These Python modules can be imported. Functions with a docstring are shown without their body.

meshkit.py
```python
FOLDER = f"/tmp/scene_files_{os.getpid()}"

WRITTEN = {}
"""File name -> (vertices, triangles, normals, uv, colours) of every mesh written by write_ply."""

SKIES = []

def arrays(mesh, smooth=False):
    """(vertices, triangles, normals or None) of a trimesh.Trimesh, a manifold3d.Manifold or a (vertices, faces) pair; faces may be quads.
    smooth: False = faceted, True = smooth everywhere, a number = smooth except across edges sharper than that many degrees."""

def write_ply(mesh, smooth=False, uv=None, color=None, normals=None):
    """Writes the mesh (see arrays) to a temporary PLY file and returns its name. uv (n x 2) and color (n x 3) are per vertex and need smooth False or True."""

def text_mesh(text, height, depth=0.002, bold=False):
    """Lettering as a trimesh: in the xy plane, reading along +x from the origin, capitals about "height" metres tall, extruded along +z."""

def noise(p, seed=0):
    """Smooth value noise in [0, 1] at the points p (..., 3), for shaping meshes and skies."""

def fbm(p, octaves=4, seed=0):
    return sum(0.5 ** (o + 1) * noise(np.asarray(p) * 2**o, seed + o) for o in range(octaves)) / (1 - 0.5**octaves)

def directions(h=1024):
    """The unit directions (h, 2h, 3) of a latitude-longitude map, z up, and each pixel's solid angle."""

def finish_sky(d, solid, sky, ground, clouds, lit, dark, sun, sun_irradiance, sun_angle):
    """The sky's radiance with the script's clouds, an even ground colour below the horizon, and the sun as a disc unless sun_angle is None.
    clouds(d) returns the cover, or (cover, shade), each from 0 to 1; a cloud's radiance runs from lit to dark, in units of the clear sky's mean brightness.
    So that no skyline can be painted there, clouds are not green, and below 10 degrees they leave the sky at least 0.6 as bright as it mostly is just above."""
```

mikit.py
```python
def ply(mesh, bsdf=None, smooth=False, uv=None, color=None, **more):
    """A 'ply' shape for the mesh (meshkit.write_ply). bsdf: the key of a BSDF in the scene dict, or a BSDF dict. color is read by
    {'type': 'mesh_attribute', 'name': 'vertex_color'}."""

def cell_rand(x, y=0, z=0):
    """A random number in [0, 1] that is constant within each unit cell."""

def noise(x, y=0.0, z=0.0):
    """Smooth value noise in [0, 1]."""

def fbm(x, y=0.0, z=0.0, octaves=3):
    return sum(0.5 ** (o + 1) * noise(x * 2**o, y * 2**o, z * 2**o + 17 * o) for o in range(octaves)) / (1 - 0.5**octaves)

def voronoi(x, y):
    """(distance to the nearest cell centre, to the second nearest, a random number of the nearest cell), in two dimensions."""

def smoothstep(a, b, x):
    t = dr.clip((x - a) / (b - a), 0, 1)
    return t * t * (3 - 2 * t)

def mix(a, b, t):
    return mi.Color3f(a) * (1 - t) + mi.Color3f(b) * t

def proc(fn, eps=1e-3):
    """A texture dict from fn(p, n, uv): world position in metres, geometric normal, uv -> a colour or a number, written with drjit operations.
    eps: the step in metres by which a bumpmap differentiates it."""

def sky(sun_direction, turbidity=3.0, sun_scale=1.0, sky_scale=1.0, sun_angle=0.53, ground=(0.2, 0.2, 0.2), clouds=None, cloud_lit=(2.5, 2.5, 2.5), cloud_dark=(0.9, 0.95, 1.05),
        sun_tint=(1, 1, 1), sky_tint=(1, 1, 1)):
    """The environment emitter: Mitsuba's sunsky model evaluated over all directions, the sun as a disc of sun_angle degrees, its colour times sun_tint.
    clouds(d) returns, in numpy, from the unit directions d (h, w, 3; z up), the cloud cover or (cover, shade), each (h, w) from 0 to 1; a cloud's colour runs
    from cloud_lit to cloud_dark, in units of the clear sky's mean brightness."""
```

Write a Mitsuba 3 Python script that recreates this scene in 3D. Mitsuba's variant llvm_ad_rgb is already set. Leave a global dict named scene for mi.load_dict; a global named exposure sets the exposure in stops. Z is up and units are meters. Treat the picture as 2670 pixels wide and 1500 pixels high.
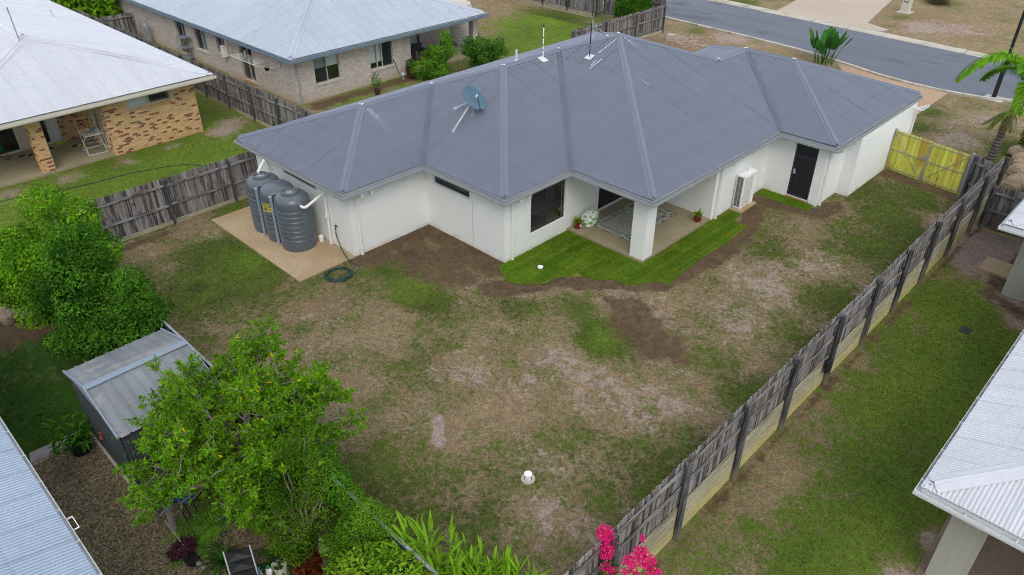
import math, random
import numpy as np, trimesh, shapely
from shapely.geometry import Polygon, Point, box as sbox
import drjit as dr, mitsuba as mi, mikit, meshkit
from mikit import noise, fbm, voronoi, cell_rand, smoothstep, mix, proc

T = mi.ScalarTransform4f
rng = np.random.default_rng(7)
scene, labels = {}, {}

# ------------------------------------------------------------------ camera, sky, exposure
CAM = np.array([-9.8051, -15.27, 13.2858]); PITCH, YAW = 0.5793, 0.7744
VD = np.array([math.cos(YAW) * math.cos(PITCH), math.sin(YAW) * math.cos(PITCH), -math.sin(PITCH)])
scene['camera'] = {'type': 'perspective', 'fov': 68.77, 'fov_axis': 'x', 'near_clip': 0.2, 'far_clip': 600.0,
                   'to_world': T().look_at(origin=CAM.tolist(), target=(CAM + VD).tolist(), up=[0, 0, 1])}
scene['sky'] = mikit.sky([-0.42, -0.55, 0.72], turbidity=3, sun_scale=0.30, sun_angle=32, clouds=lambda d: 1.0,
                         cloud_lit=(2.33, 2.5, 2.74), sun_tint=(.86, .97, 1.14))
exposure = 2.03

# ------------------------------------------------------------------ mesh helpers
class MB:
    """collects pieces into one mesh"""
    def __init__(s): s.v, s.f, s.c, s.n = [], [], [], 0
    def add(s, v, f, c=None):
        v = np.asarray(v, float); f = np.asarray(f, int)
        if f.shape[1] == 4: f = np.vstack([f[:, [0, 1, 2]], f[:, [0, 2, 3]]])
        s.v.append(v); s.f.append(f + s.n); s.n += len(v)
        s.c.append(np.broadcast_to(np.ones(3) if c is None else np.asarray(c, float), (len(v), 3)))
        return s
    def box(s, x0, x1, y0, y1, z0, z1, c=None): return s.add(*boxvf(x0, x1, y0, y1, z0, z1), c)
    def beam(s, p, q, w, h, up=(0, 0, 1), c=None): return s.add(*beamvf(p, q, w, h, up), c)
    def tube(s, pts, r, n=8, c=None, cap=True): return s.add(*tubevf(pts, r, n, cap), c)
    def lathe(s, prof, ctr=(0, 0, 0), n=32, c=None, sx=1, sy=1): return s.add(*lathevf(prof, ctr, n, sx, sy), c)
    def get(s): return np.vstack(s.v), np.vstack(s.f)
    def col(s): return np.vstack(s.c)

BF = np.array([[0, 2, 3, 1], [4, 5, 7, 6], [0, 1, 5, 4], [2, 6, 7, 3], [0, 4, 6, 2], [1, 3, 7, 5]])
def boxvf(x0, x1, y0, y1, z0, z1):
    return np.array([[x, y, z] for z in (z0, z1) for y in (y0, y1) for x in (x0, x1)], float), BF
def beamvf(p, q, w, h, up=(0, 0, 1)):
    p, q = np.asarray(p, float), np.asarray(q, float); d = q - p; d /= np.linalg.norm(d)
    s = np.cross(d, up); s /= np.linalg.norm(s); u = np.cross(s, d)
    v = [b + s * a * w / 2 + u * e * h / 2 for e in (-1, 1) for a in (-1, 1) for b in (p, q)]
    return np.array(v), BF[:, ::-1]
def tubevf(pts, r, n=8, cap=True):
    pts = np.asarray(pts, float); m = len(pts); r = np.broadcast_to(np.asarray(r, float), (m,))
    t = np.gradient(pts, axis=0); t /= np.linalg.norm(t, axis=1, keepdims=True) + 1e-12
    ref = np.array([0, 0, 1.0]) if abs(t[0][2]) < .9 else np.array([1.0, 0, 0])
    v = []
    for i in range(m):
        a = np.cross(ref, t[i]); a /= np.linalg.norm(a) + 1e-12; b = np.cross(t[i], a); ref = b
        # keep frame roughly constant
        ang = np.arange(n) * 2 * np.pi / n
        v.append(pts[i] + r[i] * (np.cos(ang)[:, None] * a + np.sin(ang)[:, None] * b)); ref = np.cross(t[i], a)
    v = np.vstack(v); f = []
    for i in range(m - 1):
        for k in range(n):
            f.append([i * n + k, i * n + (k + 1) % n, (i + 1) * n + (k + 1) % n, (i + 1) * n + k])
    f = np.array(f); f = np.vstack([f[:, [0, 1, 2]], f[:, [0, 2, 3]]])
    if cap:
        v = np.vstack([v, pts[0], pts[-1]]); k = np.arange(n)
        f = np.vstack([f, np.stack([k * 0 + m * n, (k + 1) % n, k], 1), np.stack([k * 0 + m * n + 1, (m - 1) * n + k, (m - 1) * n + (k + 1) % n], 1)])
    return v, f
def lathevf(prof, ctr=(0, 0, 0), n=32, sx=1, sy=1):
    prof = np.asarray(prof, float); m = len(prof); a = np.arange(n) * 2 * np.pi / n
    v = np.stack([np.outer(prof[:, 0], np.cos(a)) * sx, np.outer(prof[:, 0], np.sin(a)) * sy, np.repeat(prof[:, 1:2], n, 1)], -1).reshape(-1, 3) + np.asarray(ctr, float)
    f = [[i * n + k, i * n + (k + 1) % n, (i + 1) * n + (k + 1) % n, (i + 1) * n + k] for i in range(m - 1) for k in range(n)]
    return v, np.array(f)
def curve(pts, n):
    """smooth curve through control points (Catmull-Rom)"""
    p = np.asarray(pts, float); p = np.vstack([2 * p[0] - p[1], p, 2 * p[-1] - p[-2]]); m = len(p) - 3; out = []
    for t in np.linspace(0, m - 1e-9, n):
        i = int(t); u = t - i; a, b, c, d = p[i:i + 4]
        out.append(.5 * (2 * b + (c - a) * u + (2 * a - 5 * b + 4 * c - d) * u * u + (3 * b - a - 3 * c + d) * u ** 3))
    return np.array(out)
def poly_prism(poly, z0, z1, jitter=0, dens=None):
    if dens: poly = shapely.segmentize(poly, dens)
    m = trimesh.creation.extrude_polygon(poly, z1 - z0, engine='earcut'); v = np.array(m.vertices); v[:, 2] += z0
    return v, np.array(m.faces)
def grid_sheet(x0, x1, y0, y1, z, nx=1, ny=1):
    xs, ys = np.linspace(x0, x1, nx + 1), np.linspace(y0, y1, ny + 1); X, Y = np.meshgrid(xs, ys)
    v = np.stack([X.ravel(), Y.ravel(), np.full(X.size, z)], 1); i = np.arange((nx + 1) * (ny + 1)).reshape(ny + 1, nx + 1)
    return v, np.stack([i[:-1, :-1].ravel(), i[:-1, 1:].ravel(), i[1:, 1:].ravel(), i[1:, :-1].ravel()], 1)
def poly_sheet(poly, z):
    v, f = trimesh.creation.triangulate_polygon(poly, engine='earcut'); f = np.array(f)
    v = np.column_stack([v, np.full(len(v), z)])
    nz = np.cross(v[f[:, 1]] - v[f[:, 0]], v[f[:, 2]] - v[f[:, 0]])[:, 2]; f[nz < 0] = f[nz < 0][:, ::-1]
    return v, f

def uniq(key):
    if key not in scene and key not in labels and not any(k.startswith(key + '__') for k in scene): return key
    i = 1
    while f'{key}_{i:03d}' in scene or f'{key}_{i:03d}' in labels: i += 1
    return f'{key}_{i:03d}'
COUNT = {}
def put(key, mesh, mat, smooth=False, color=None, **more):
    """adds an entry; a repeat takes a number"""
    if key in labels and key not in scene and labels[key].get('category'): k = key       # a thing that is one mesh
    else:
        n = COUNT.get(key, 0); COUNT[key] = n + 1
        k = key if n == 0 else f'{key}_{n:03d}'
    if isinstance(mesh, MB):
        if color is True: color = mesh.col()
        mesh = mesh.get()
    scene[k] = mikit.ply(mesh, mat, smooth=smooth, color=color, **more)
    return k
def tag(key, label=None, cat=None, group=None, kind=None):
    labels[key] = {a: b for a, b in (('label', label), ('category', cat), ('group', group), ('kind', kind)) if b}
    return key
def thing(key, label, cat, group=None):
    n = COUNT.get(key, 0); COUNT[key] = n + 1
    k = key if n == 0 else f'{key}_{n:03d}'
    return tag(k, label, cat, group)
def structure(key, label=None): labels[key] = {'kind': 'structure', **({'label': label} if label else {})}; return key

# ------------------------------------------------------------------ materials
def mat(name, rgb, rough=.6, spec=.4, two=True, **more):
    b = {'type': 'principled', 'base_color': rgb if isinstance(rgb, dict) else {'type': 'rgb', 'value': list(rgb)}, 'roughness': rough, 'specular': spec, **more}
    scene[name] = {'type': 'twosided', 'bsdf': b} if two else b
    return name
VC = {'type': 'mesh_attribute', 'name': 'vertex_color'}

def capsule(x, y, pts, r):
    d = mi.Float(9)
    for (ax, ay), (bx, by) in zip(pts[:-1], pts[1:]):
        l2 = (bx - ax) ** 2 + (by - ay) ** 2 + 1e-9
        t = dr.clip(((x - ax) * (bx - ax) + (y - ay) * (by - ay)) / l2, 0, 1)
        d = dr.minimum(d, dr.sqrt(dr.square(x - ax - t * (bx - ax)) + dr.square(y - ay - t * (by - ay))) - r)
    return d
GREEN = [(.9, -1.2, 2.0, .07), (9.0, -7.5, 3.0, .05), (1.25, 9.8, 1.3, .4), (-.9, 8.2, 1.4, .42), (-.3, 5.9, 1.5, .45), (-1.8, 5.6, 1.8, .32), (-2.6, 2.6, 1.8, .16), (2.75, 1.6, .8, .75), (4.7, -4.9, .70, 1.5), (-3.1, 6.6, 2.0, .2), (-3.8, -4, 2.0, .25), (-4.1, -5.6, 2.0, .25),
         (-2.3, -7, 1.8, .14), (1.6, -9.2, 1.2, .3), (5.4, -9.1, 1.1, .35), (8.5, -9.3, .9, .3), (11.2, -8.9, 1.4, .35), (15.1, -8.5, 1.5, .4), (18.2, -8.0, 1.5, .35), (20.6, -8.2, 1.2, .3), (20.3, -6.3, 1.6, .2),
         (5.3, -3.3, .6, .3), (2.3, .2, .7, .5), (2.7, 2.8, .5, .5), (9.6, -5.6, .8, .25), (13.1, -5.9, 1.0, .25), (3.9, -1.9, .7, .3), (1.2, 3.6, .9, .2), (-1.0, -1.5, 1.2, .06),
         (3.4, 17.6, 1.5, .2), (0, 16, 3, .45), (4.5, 14.5, 3, .45), (-4, 14, 3, .35), (29, 19, 5, .62), (22, 16.5, 4, .4), (32, 22, 3, .3), (14, 16.5, 4, .1),
         (26, -5.9, .7, .4), (28.5, -5.1, .8, .45), (31, -4.8, .8, .4), (26, -8.6, 1.0, .35), (28.5, -9.3, 1.3, .4), (47, 3.3, .8, .35), (50, 3.9, .9, .35), (45.7, 14.5, 1.6, .4), (36, 12.2, .9, .35),
         (16.9, -10.9, 1.2, .15), (15, -11.8, 1.3, .5), (12.5, -13.2, 2.0, .5), (9, -13.4, 2.0, .45), (5.5, -13.6, 1.8, .45), (2.4, -12.9, 1.7, .35), (1.6, -13.5, 1.6, .4), (14.2, -10.9, 1., .2), (5.5, -12.4, 1.6, .2), (11.5, -12.4, 1.6, .3), (8, -11.7, 1.2, .15), (17.5, -9.2, 1.0, .3), (3.0, -9.6, .8, .3), (10.5, -11.9, 1.2, .15)]
BARE = [(-1.55, -4.72, .12, .6), (-1.45, -4.58, .13, .7), (-1.33, -4.42, .13, .7), (-1.2, -4.28, .12, .65), (-1.07, -4.14, .13, .7), (-.95, -4.0, .12, .65), (2.7, -6, 1.0, .2), (11.1, -7.3, 1.2, .3), (10.2, -5.9, 1.1, .28), (3.2, -4.4, .7, .22), (.9, -3, .8, .22), (6.9, -4.8, 1.2, .25), (-.3, 9.2, .8, .3),
        (-1.4, -7.8, .7, .25), (3.7, -7.9, 1.0, .2), (8, -7.4, 1.2, .2), (13.5, -7.5, 1.2, .2), (28, -7.3, 1.0, .4), (32, -7, 1.0, .3), (48, 1.5, 1.6, .45), (50, -.5, 1.5, .3), (4.6, 18.2, .9, .6), (2.2, 18.1, .7, .5), (.2, 17.9, .8, .5), (-2.2, 18, .8, .5), (-4.5, 18, .8, .45), (5.6, 18.9, .9, .35),
        (34, 12, 1.4, .35), (36.5, 9.5, 1.2, .5), (33, 14.6, 1.0, .2), (18.5, -11.0, 1.6, .7), (20, -11.4, 1.6, .6), (2.9, -14.2, .45, .8), (1.9, -14.8, .5, .8), (16, -12.6, .7, .75), (14.8, -13.3, .6, .5), (4.4, -14.4, .4, .6), (1.3, -15.6, .5, .7)]
SOIL = [([(5.5, -6.1), (6.3, -4.6)], .80, .7), ([(6.0, -6.4), (5.3, -7.0)], .3, .5), ([(2.6, 3.85), (5.3, 3.85), (5.3, .3)], .62, .5), ([(3.8, 2.9), (4.6, 1.5)], .85, .7), ([(3.3, 2.0), (3.9, .7)], .6, .8), ([(4.2, -.6), (5.0, -1.35), (6.2, -2.0), (7.1, -3.2), (8.2, -4.4), (9.6, -4.65), (12, -4.75), (13.9, -4.4), (15.3, -3.9)], .42, .16),
        ([(15.9, -3.7), (16.3, -4.9), (16.7, -5.8), (17.6, -5.9)], .42, .3), ([(22.1, -6.3), (21.7, -9.1)], .35, .2), ([(9.9, 18.0), (16, 18.2)], .45, .4), ([(-8, 7.9), (-5.5, 7.4)], .8, .3), ([(-4, 10.4), (-1.5, 10.5)], .15, .3),
        ([(-3.5, -10.4), (20.4, -10.38)], .03, .2), ([(15.6, -13.2), (16.1, -12.2), (19.5, -12.2)], .3, .3)]
BURN = [(26.0, 26.0, 3.4, .35), (33, 11.5, 2.6, .6), (-.1, 2.6, .9, .3), (50, 2, 4, .25), (21, 30, 9, .6)]
def gmask(x, y):
    big, mid, fine = fbm(x * .42 + 3, y * .42 + 50), fbm(x * 1.6 + 7, y * 1.6 + 90), fbm(x * 7, y * 7)
    gb, bb, br = mi.Float(0), mi.Float(0), mi.Float(0)
    for cx, cy, r, a in GREEN: gb += a * dr.exp(-(dr.square(x - cx) + dr.square(y - cy)) / r ** 2)
    for cx, cy, r, a in BARE: bb += a * dr.exp(-(dr.square(x - cx) + dr.square(y - cy)) / r ** 2)
    for cx, cy, r, a in BURN: br += a * dr.exp(-(dr.square(x - cx) + dr.square(y - cy)) / r ** 2)
    base = dr.select(y < -10.15, .0, dr.select((x < -4.7) & (y < 10.9), .42, dr.select((x < 6.6) & (y > 11), .16, dr.select(x > 22.6, -.03, dr.select(y > 13, .05, -.015)))))
    f2 = noise(x * 13 + 4, y * 13) * .6 + noise(x * 27, y * 27 + 8) * .4
    g = .26 * big + .30 * mid + .34 * fine + .22 * f2 + gb * .62 + base - br * .3 - bb * .5
    green = smoothstep(.46, .78, g)
    b2 = .28 * fbm(x * 1.1 + 31, y * 1.1) + .32 * fbm(x * 4 + 5, y * 4 + 77) + .26 * fine + .2 * (1 - f2) + bb * .62 - gb * .4 + dr.select(y < -10.15, -.05, 0)
    bare = smoothstep(.56, .76, b2)
    soil = mi.Float(0)
    wob = (fbm(x * 2.2 + 11, y * 2.2) - .5) * 1.3 + (fbm(x * 9, y * 9 + 3) - .5) * .7
    for pts, r, soft in SOIL: soil = dr.maximum(soil, 1 - smoothstep(-soft * .5, soft * .5, capsule(x, y, pts, r) + wob * (soft + .15)))
    return green, bare, soil, br, big, mid, fine
def ground_color(x, y, hf):
    green, bare, soil, br, big, mid, fine = gmask(x, y)
    straw = mix((.136, .099, .056), (.305, .230, .145), fine * .5 + hf * .5)
    straw = mix(straw, (.135, .083, .052), dr.clip(br, 0, 1))
    lush = dr.select((x < -4.7) & (y < 10.9), 1., 0.)
    gdark = mix((.036, .052, .012), (.100, .132, .026), mid)
    bright = dr.select(y < -10.15, .55, dr.select((y > 12) & (x < 32), .75, 0.))
    for cx, cy, rr in ((4.7, -4.9, .75), (2.7, 1.4, .9), (-.4, 6.5, 1.0), (1.2, 9.7, 1.2)): bright = dr.maximum(bright, .75 * dr.exp(-(dr.square(x - cx) + dr.square(y - cy)) / rr ** 2))
    gdark = mix(gdark, mix((.062, .118, .012), (.165, .240, .032), big), bright)
    gdark = mix(gdark, mix((.020, .058, .008), (.040, .092, .013), mid), lush)
    c = mix(straw, gdark, green)
    c = mix(c, mix((.205, .150, .122), (.34, .272, .238), hf), bare * (1 - .8 * green))
    c = mix(c, mix((.066, .043, .027), (.135, .090, .056), .5 * fine + .5 * mid), soil * .93)
    return c * (.50 + .62 * hf + .40 * fine)
def ground_fn(p, n, uv):
    hf = noise(p.x * 34, p.y * 34) * .55 + noise(p.x * 90, p.y * 90) * .45
    return ground_color(p.x, p.y, hf)
mat('ground_material', proc(ground_fn), .95, .1)

def streaks(a, b, along): return .5 * noise(a * 38, b * 38, along * 1.6) + .3 * noise(a * 95, b * 95, along * 4) + .2 * noise(a * 9, b * 9, along * .9)
def wood_fn(axis):
    def fn(p, n, uv):
        u, v, w = {'z': (p.x, p.y, p.z), 'x': (p.y, p.z, p.x), 'y': (p.x, p.z, p.y)}[axis]
        s = streaks(u, v, w)
        cell = cell_rand(p.x * 9.3, p.y * 9.3) if axis == 'z' else .55 + 0 * p.x
        knot = smoothstep(.80, .93, noise(u * 14, v * 14, w * 5 + 40))
        c = mix((.060, .053, .052), (.31, .30, .305), smoothstep(.26, .74, s + (cell - .5) * .34))
        c = mix(c, (.14, .105, .08), .40 * smoothstep(.45, .8, noise(u * 6 + 9, v * 6, w * .7)) + .15 * (cell - .5))
        return c * (1 - .55 * knot)
    return fn
for a in 'zxy': mat('weathered_wood_' + a, proc(wood_fn(a)), .9, .15)
def post_fn(p, n, uv):
    s = streaks(p.x, p.y, p.z)
    c = mix((.042, .042, .044), (.15, .155, .158), smoothstep(.35, .8, s))
    return mix(c, (.21, .185, .115), smoothstep(.12, -.42, p.z) * .6 * smoothstep(-10.0, -10.2, p.y))
mat('post_wood', proc(post_fn), .9, .15)
def sleeper_fn(p, n, uv):
    s = streaks(p.z * 2, p.y, p.x)
    c = mix((.20, .178, .125), (.46, .43, .31), smoothstep(.25, .75, s))
    return mix(c, (.48, .40, .14), smoothstep(.15, -.45, p.z) * .65)
mat('sleeper_wood', proc(sleeper_fn), .9, .15)
def pine_fn(p, n, uv):
    s = streaks(p.x, p.y, p.z); cell = cell_rand(p.y * 9.7)
    c = mix((.44, .43, .045), (.74, .74, .13), smoothstep(.2, .8, .6 * s + .4 * cell))
    c = mix(c, (.42, .22, .028), .75 * smoothstep(.60, .72, noise(p.x * 11, p.y * 11, p.z * .7) * .75 + .25 * cell))
    return c * (1 - .5 * smoothstep(.90, .94, noise(p.y * 21, p.z * 17)))
mat('fresh_pine', proc(pine_fn), .7, .3)
def render_fn(p, n, uv):
    d = .94 + .06 * fbm(p.x * 1.2 + p.y, p.z * 1.2) + .025 * (noise(p.x * 60, p.y * 60, p.z * 60) - .5)
    st = smoothstep(.34, .0, p.z + .30 * fbm(p.x * 3 + p.y * 3, p.z * 2)) * .5 + .05 * smoothstep(.55, .75, noise(p.x * 9 + p.y * 9, p.z * .5)) * smoothstep(1.6, 2.4, p.z)
    return mix(mi.Color3f(.79, .81, .805) * d, (.42, .35, .24), st)
mat('painted_render', proc(render_fn), .85, .2)
def roof_dirt_shade(base, amt, pan_shade=.30, screw=.35):
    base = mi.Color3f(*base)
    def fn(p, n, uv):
        sh = uv.x / 10; k = dr.floor(sh); lap_shade = smoothstep(.075, .0, dr.abs(sh - dr.floor(sh + .5)))  # dark line at each sheet edge is a painted lap shadow
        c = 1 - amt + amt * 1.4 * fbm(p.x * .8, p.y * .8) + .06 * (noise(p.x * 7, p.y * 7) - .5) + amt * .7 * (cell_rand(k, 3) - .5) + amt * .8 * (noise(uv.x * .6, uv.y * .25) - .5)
        valley = .5 - .5 * dr.cos(uv.x * 2 * math.pi)                                  # shade between the ribs, painted into the pan colour
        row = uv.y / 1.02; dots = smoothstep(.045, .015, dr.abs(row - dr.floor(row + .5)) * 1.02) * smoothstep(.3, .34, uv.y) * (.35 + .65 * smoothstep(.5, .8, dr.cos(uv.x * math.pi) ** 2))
        return base * c * (1 - pan_shade * valley * valley) * (1 - screw * dots) * (1 - screw * .9 * lap_shade)
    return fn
mat('grey_roof_metal', proc(roof_dirt_shade((.182, .212, .280), .055, .72, .26)), .45, .45)
mat('white_roof_metal', proc(roof_dirt_shade((.61, .63, .69), .06, .30, .10)), .5, .4)
mat('blue_roof_metal', proc(roof_dirt_shade((.435, .49, .575), .07, .22, .10)), .42, .45)
mat('steel_blue_roof_metal', proc(roof_dirt_shade((.36, .45, .58), .07, .42, .14)), .42, .45)
mat('grey_trim', (.158, .182, .24), .45, .4)
mat('valley_grey', (.055, .065, .09), .5, .4)
mat('gutter_grey', (.30, .32, .35), .45, .4)
mat('pale_trim', (.62, .64, .66), .5, .4)
mat('cream_trim', (.55, .53, .46), .5, .4)
mat('bluegrey_trim', (.15, .21, .27), .45, .4)
mat('soffit_white', (.62, .63, .62), .8, .2)
mat('white_plastic', (.74, .75, .73), .45, .4)
mat('bright_white', (.86, .87, .87), .6, .3)
mat('black_metal', (.014, .015, .019), .45, .4)
mat('dark_frame', (.03, .034, .042), .45, .4)
mat('silver_frame', (.42, .45, .47), .4, .5)
mat('cream_frame', (.56, .52, .43), .5, .4)
mat('galvanised', (.40, .42, .45), .42, .5, metallic=.55)
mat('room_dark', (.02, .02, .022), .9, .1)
mat('blind_fabric', (.50, .58, .60), .85, .1)
mat('curtain_fabric', (.62, .66, .68), .85, .1)
mat('screen_mesh', (.045, .05, .062), .55, .4)
mat('teal_blind', (.22, .33, .36), .8, .2)
scene['window_glass'] = {'type': 'thindielectric', 'int_ior': 1.5}
def brick_fn(p, n, uv):
    ux = dr.select(dr.abs(n.x) > .5, p.y, p.x); row = dr.floor(p.z / .086)
    u = ux / .24 + .5 * (row - 2 * dr.floor(row / 2)); fu, fz = u - dr.floor(u), p.z / .086 - row
    m = dr.maximum(dr.maximum(smoothstep(.055, .02, fu), smoothstep(.945, .98, fu)), dr.maximum(smoothstep(.13, .05, fz), smoothstep(.87, .95, fz)))
    c = mix((.44, .385, .35), (.60, .535, .49), cell_rand(dr.floor(u), row, 3))
    c = mix(c, (.44, .41, .385), m) * (.9 + .2 * noise(p.x * 20, p.y * 20, p.z * 20))
    return mix(c, (.40, .27, .16), .6 * smoothstep(.55, .0, p.z + .3 * fbm(p.x * 2, p.y * 2)))
mat('beige_brick', proc(brick_fn), .9, .15)
def own_brick(base):
    base = mi.Color3f(*base)
    def fn(p, n, uv): return base * (.74 + .45 * noise(p.x * 13, p.y * 13, p.z * 30) + .18 * cell_rand(p.x * 4.2, p.y * 4.2, p.z * 11.63))
    return fn
mat('cream_brick', proc(own_brick((.56, .365, .18))), .9, .15); mat('tan_brick', proc(own_brick((.46, .30, .15))), .9, .15)
mat('red_brick', proc(own_brick((.25, .080, .050))), .9, .15); mat('brown_brick', proc(own_brick((.20, .115, .08))), .9, .15)
def mortar_fn(p, n, uv): return mix((.52, .45, .35), (.36, .20, .085), smoothstep(.4, .0, p.z + .15 * fbm(p.x * 4, p.y * 4))) * (.85 + .3 * noise(p.x * 25, p.y * 25, p.z * 25))
mat('mortar', proc(mortar_fn), .95, .1)
def conc(a, b, sp=0.0, k=1.0):
    def fn(p, n, uv):
        v = fbm(p.x * 1.4 * k, p.y * 1.4 * k) * .6 + .4 * noise(p.x * 30, p.y * 30)
        s = noise(p.x * 75, p.y * 75, p.z * 75)
        return mix(a, b, v) * (1 - sp * .5 + sp * s)
    return fn
mat('slab_concrete', proc(conc((.235, .195, .120), (.37, .32, .215), .15)), .85, .2)
mat('pad_aggregate', proc(conc((.30, .215, .125), (.50, .385, .255), .55)), .9, .15)
mat('drive_concrete', proc(conc((.36, .30, .25), (.43, .365, .31), .3, .3)), .9, .15)
mat('own_drive_aggregate', proc(conc((.33, .225, .155), (.42, .30, .215), .35, .3)), .9, .15)
kerb_base = conc((.38, .345, .29), (.52, .49, .44), .25)
def kerb_fn(p, n, uv):
    j = p.y / 2.6; return kerb_base(p, n, uv) * (1 - .55 * smoothstep(.012, .004, dr.abs(j - dr.floor(j + .5)))) * (1 - .3 * smoothstep(.55, .75, fbm(p.x * 2, p.y * 1.2)))
mat('kerb_concrete', proc(kerb_fn), .9, .15)
mat('right_wall_render', proc(conc((.36, .355, .32), (.45, .44, .40), .06)), .85, .2)
mat('pebble_floor', proc(conc((.13, .095, .072), (.24, .185, .145), .7)), .9, .2)
def road_fn(p, n, uv):
    seam = smoothstep(.05, .0, dr.abs(p.x - 39.2 - .05 * p.y + .25 * noise(p.y * .5)))
    lane = .10 * (smoothstep(.55, .0, dr.abs(dr.abs(p.x - 39.9 - .05 * p.y) - 1.4)) - .4); stain = .22 * smoothstep(.62, .8, fbm(p.x * .9 + 7, p.y * .45))
    return mi.Color3f(.118, .130, .160) * (1 - lane - stain) * (.80 + .16 * fbm(p.x * .5, p.y * .35) + .34 * noise(p.x * 28, p.y * 28)) * (1 - .35 * seam)
mat('asphalt', proc(road_fn), .85, .25)
mat('soil', (.11, .07, .045), .95, .1)
mat('leaf', VC, .45, .35)
scene['leaf'] = {'type': 'principledthin', 'base_color': VC, 'roughness': .45, 'diff_trans': .5, 'spec_trans': 0.0, 'eta': 1.35}
mat('coloured', VC, .75, .25)
mat('coloured_gloss', VC, .35, .5)
def bark_fn(p, n, uv): return mix((.16, .135, .115), (.36, .33, .30), streaks(p.x, p.y, p.z))
mat('bark', proc(bark_fn), .9, .15)
def palm_bark_fn(p, n, uv):
    r = smoothstep(.25, .5, dr.abs(2 * (p.z * 7 - dr.floor(p.z * 7)) - 1))
    return mix((.075, .06, .062), (.20, .18, .19), r) * (.6 + .8 * noise(p.x * 20, p.y * 20, p.z * 6)) * (.6 + .5 * smoothstep(.4, 2.2, p.z))
mat('palm_bark', proc(palm_bark_fn), .9, .15)
def tank_fn(p, n, uv): return mi.Color3f(.095, .115, .140) * (.9 + .2 * fbm(p.x * 3, p.y * 3, p.z * 3))
mat('tank_plastic', proc(tank_fn), .30, .6)
def rock_fn(p, n, uv): return mix((.17, .125, .085), (.40, .32, .24), fbm(p.x * 4, p.y * 4, p.z * 4)) * (.7 + .6 * noise(p.x * 26, p.y * 26, p.z * 26))
mat('boulder_stone', proc(rock_fn), .9, .15)
def dish_fn(p, n, uv): return mi.Color3f(.050, .115, .175) * (.65 + .8 * fbm(p.x * 5, p.y * 5, p.z * 5))
mat('dish_paint', proc(dish_fn), .3, .6)
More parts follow.
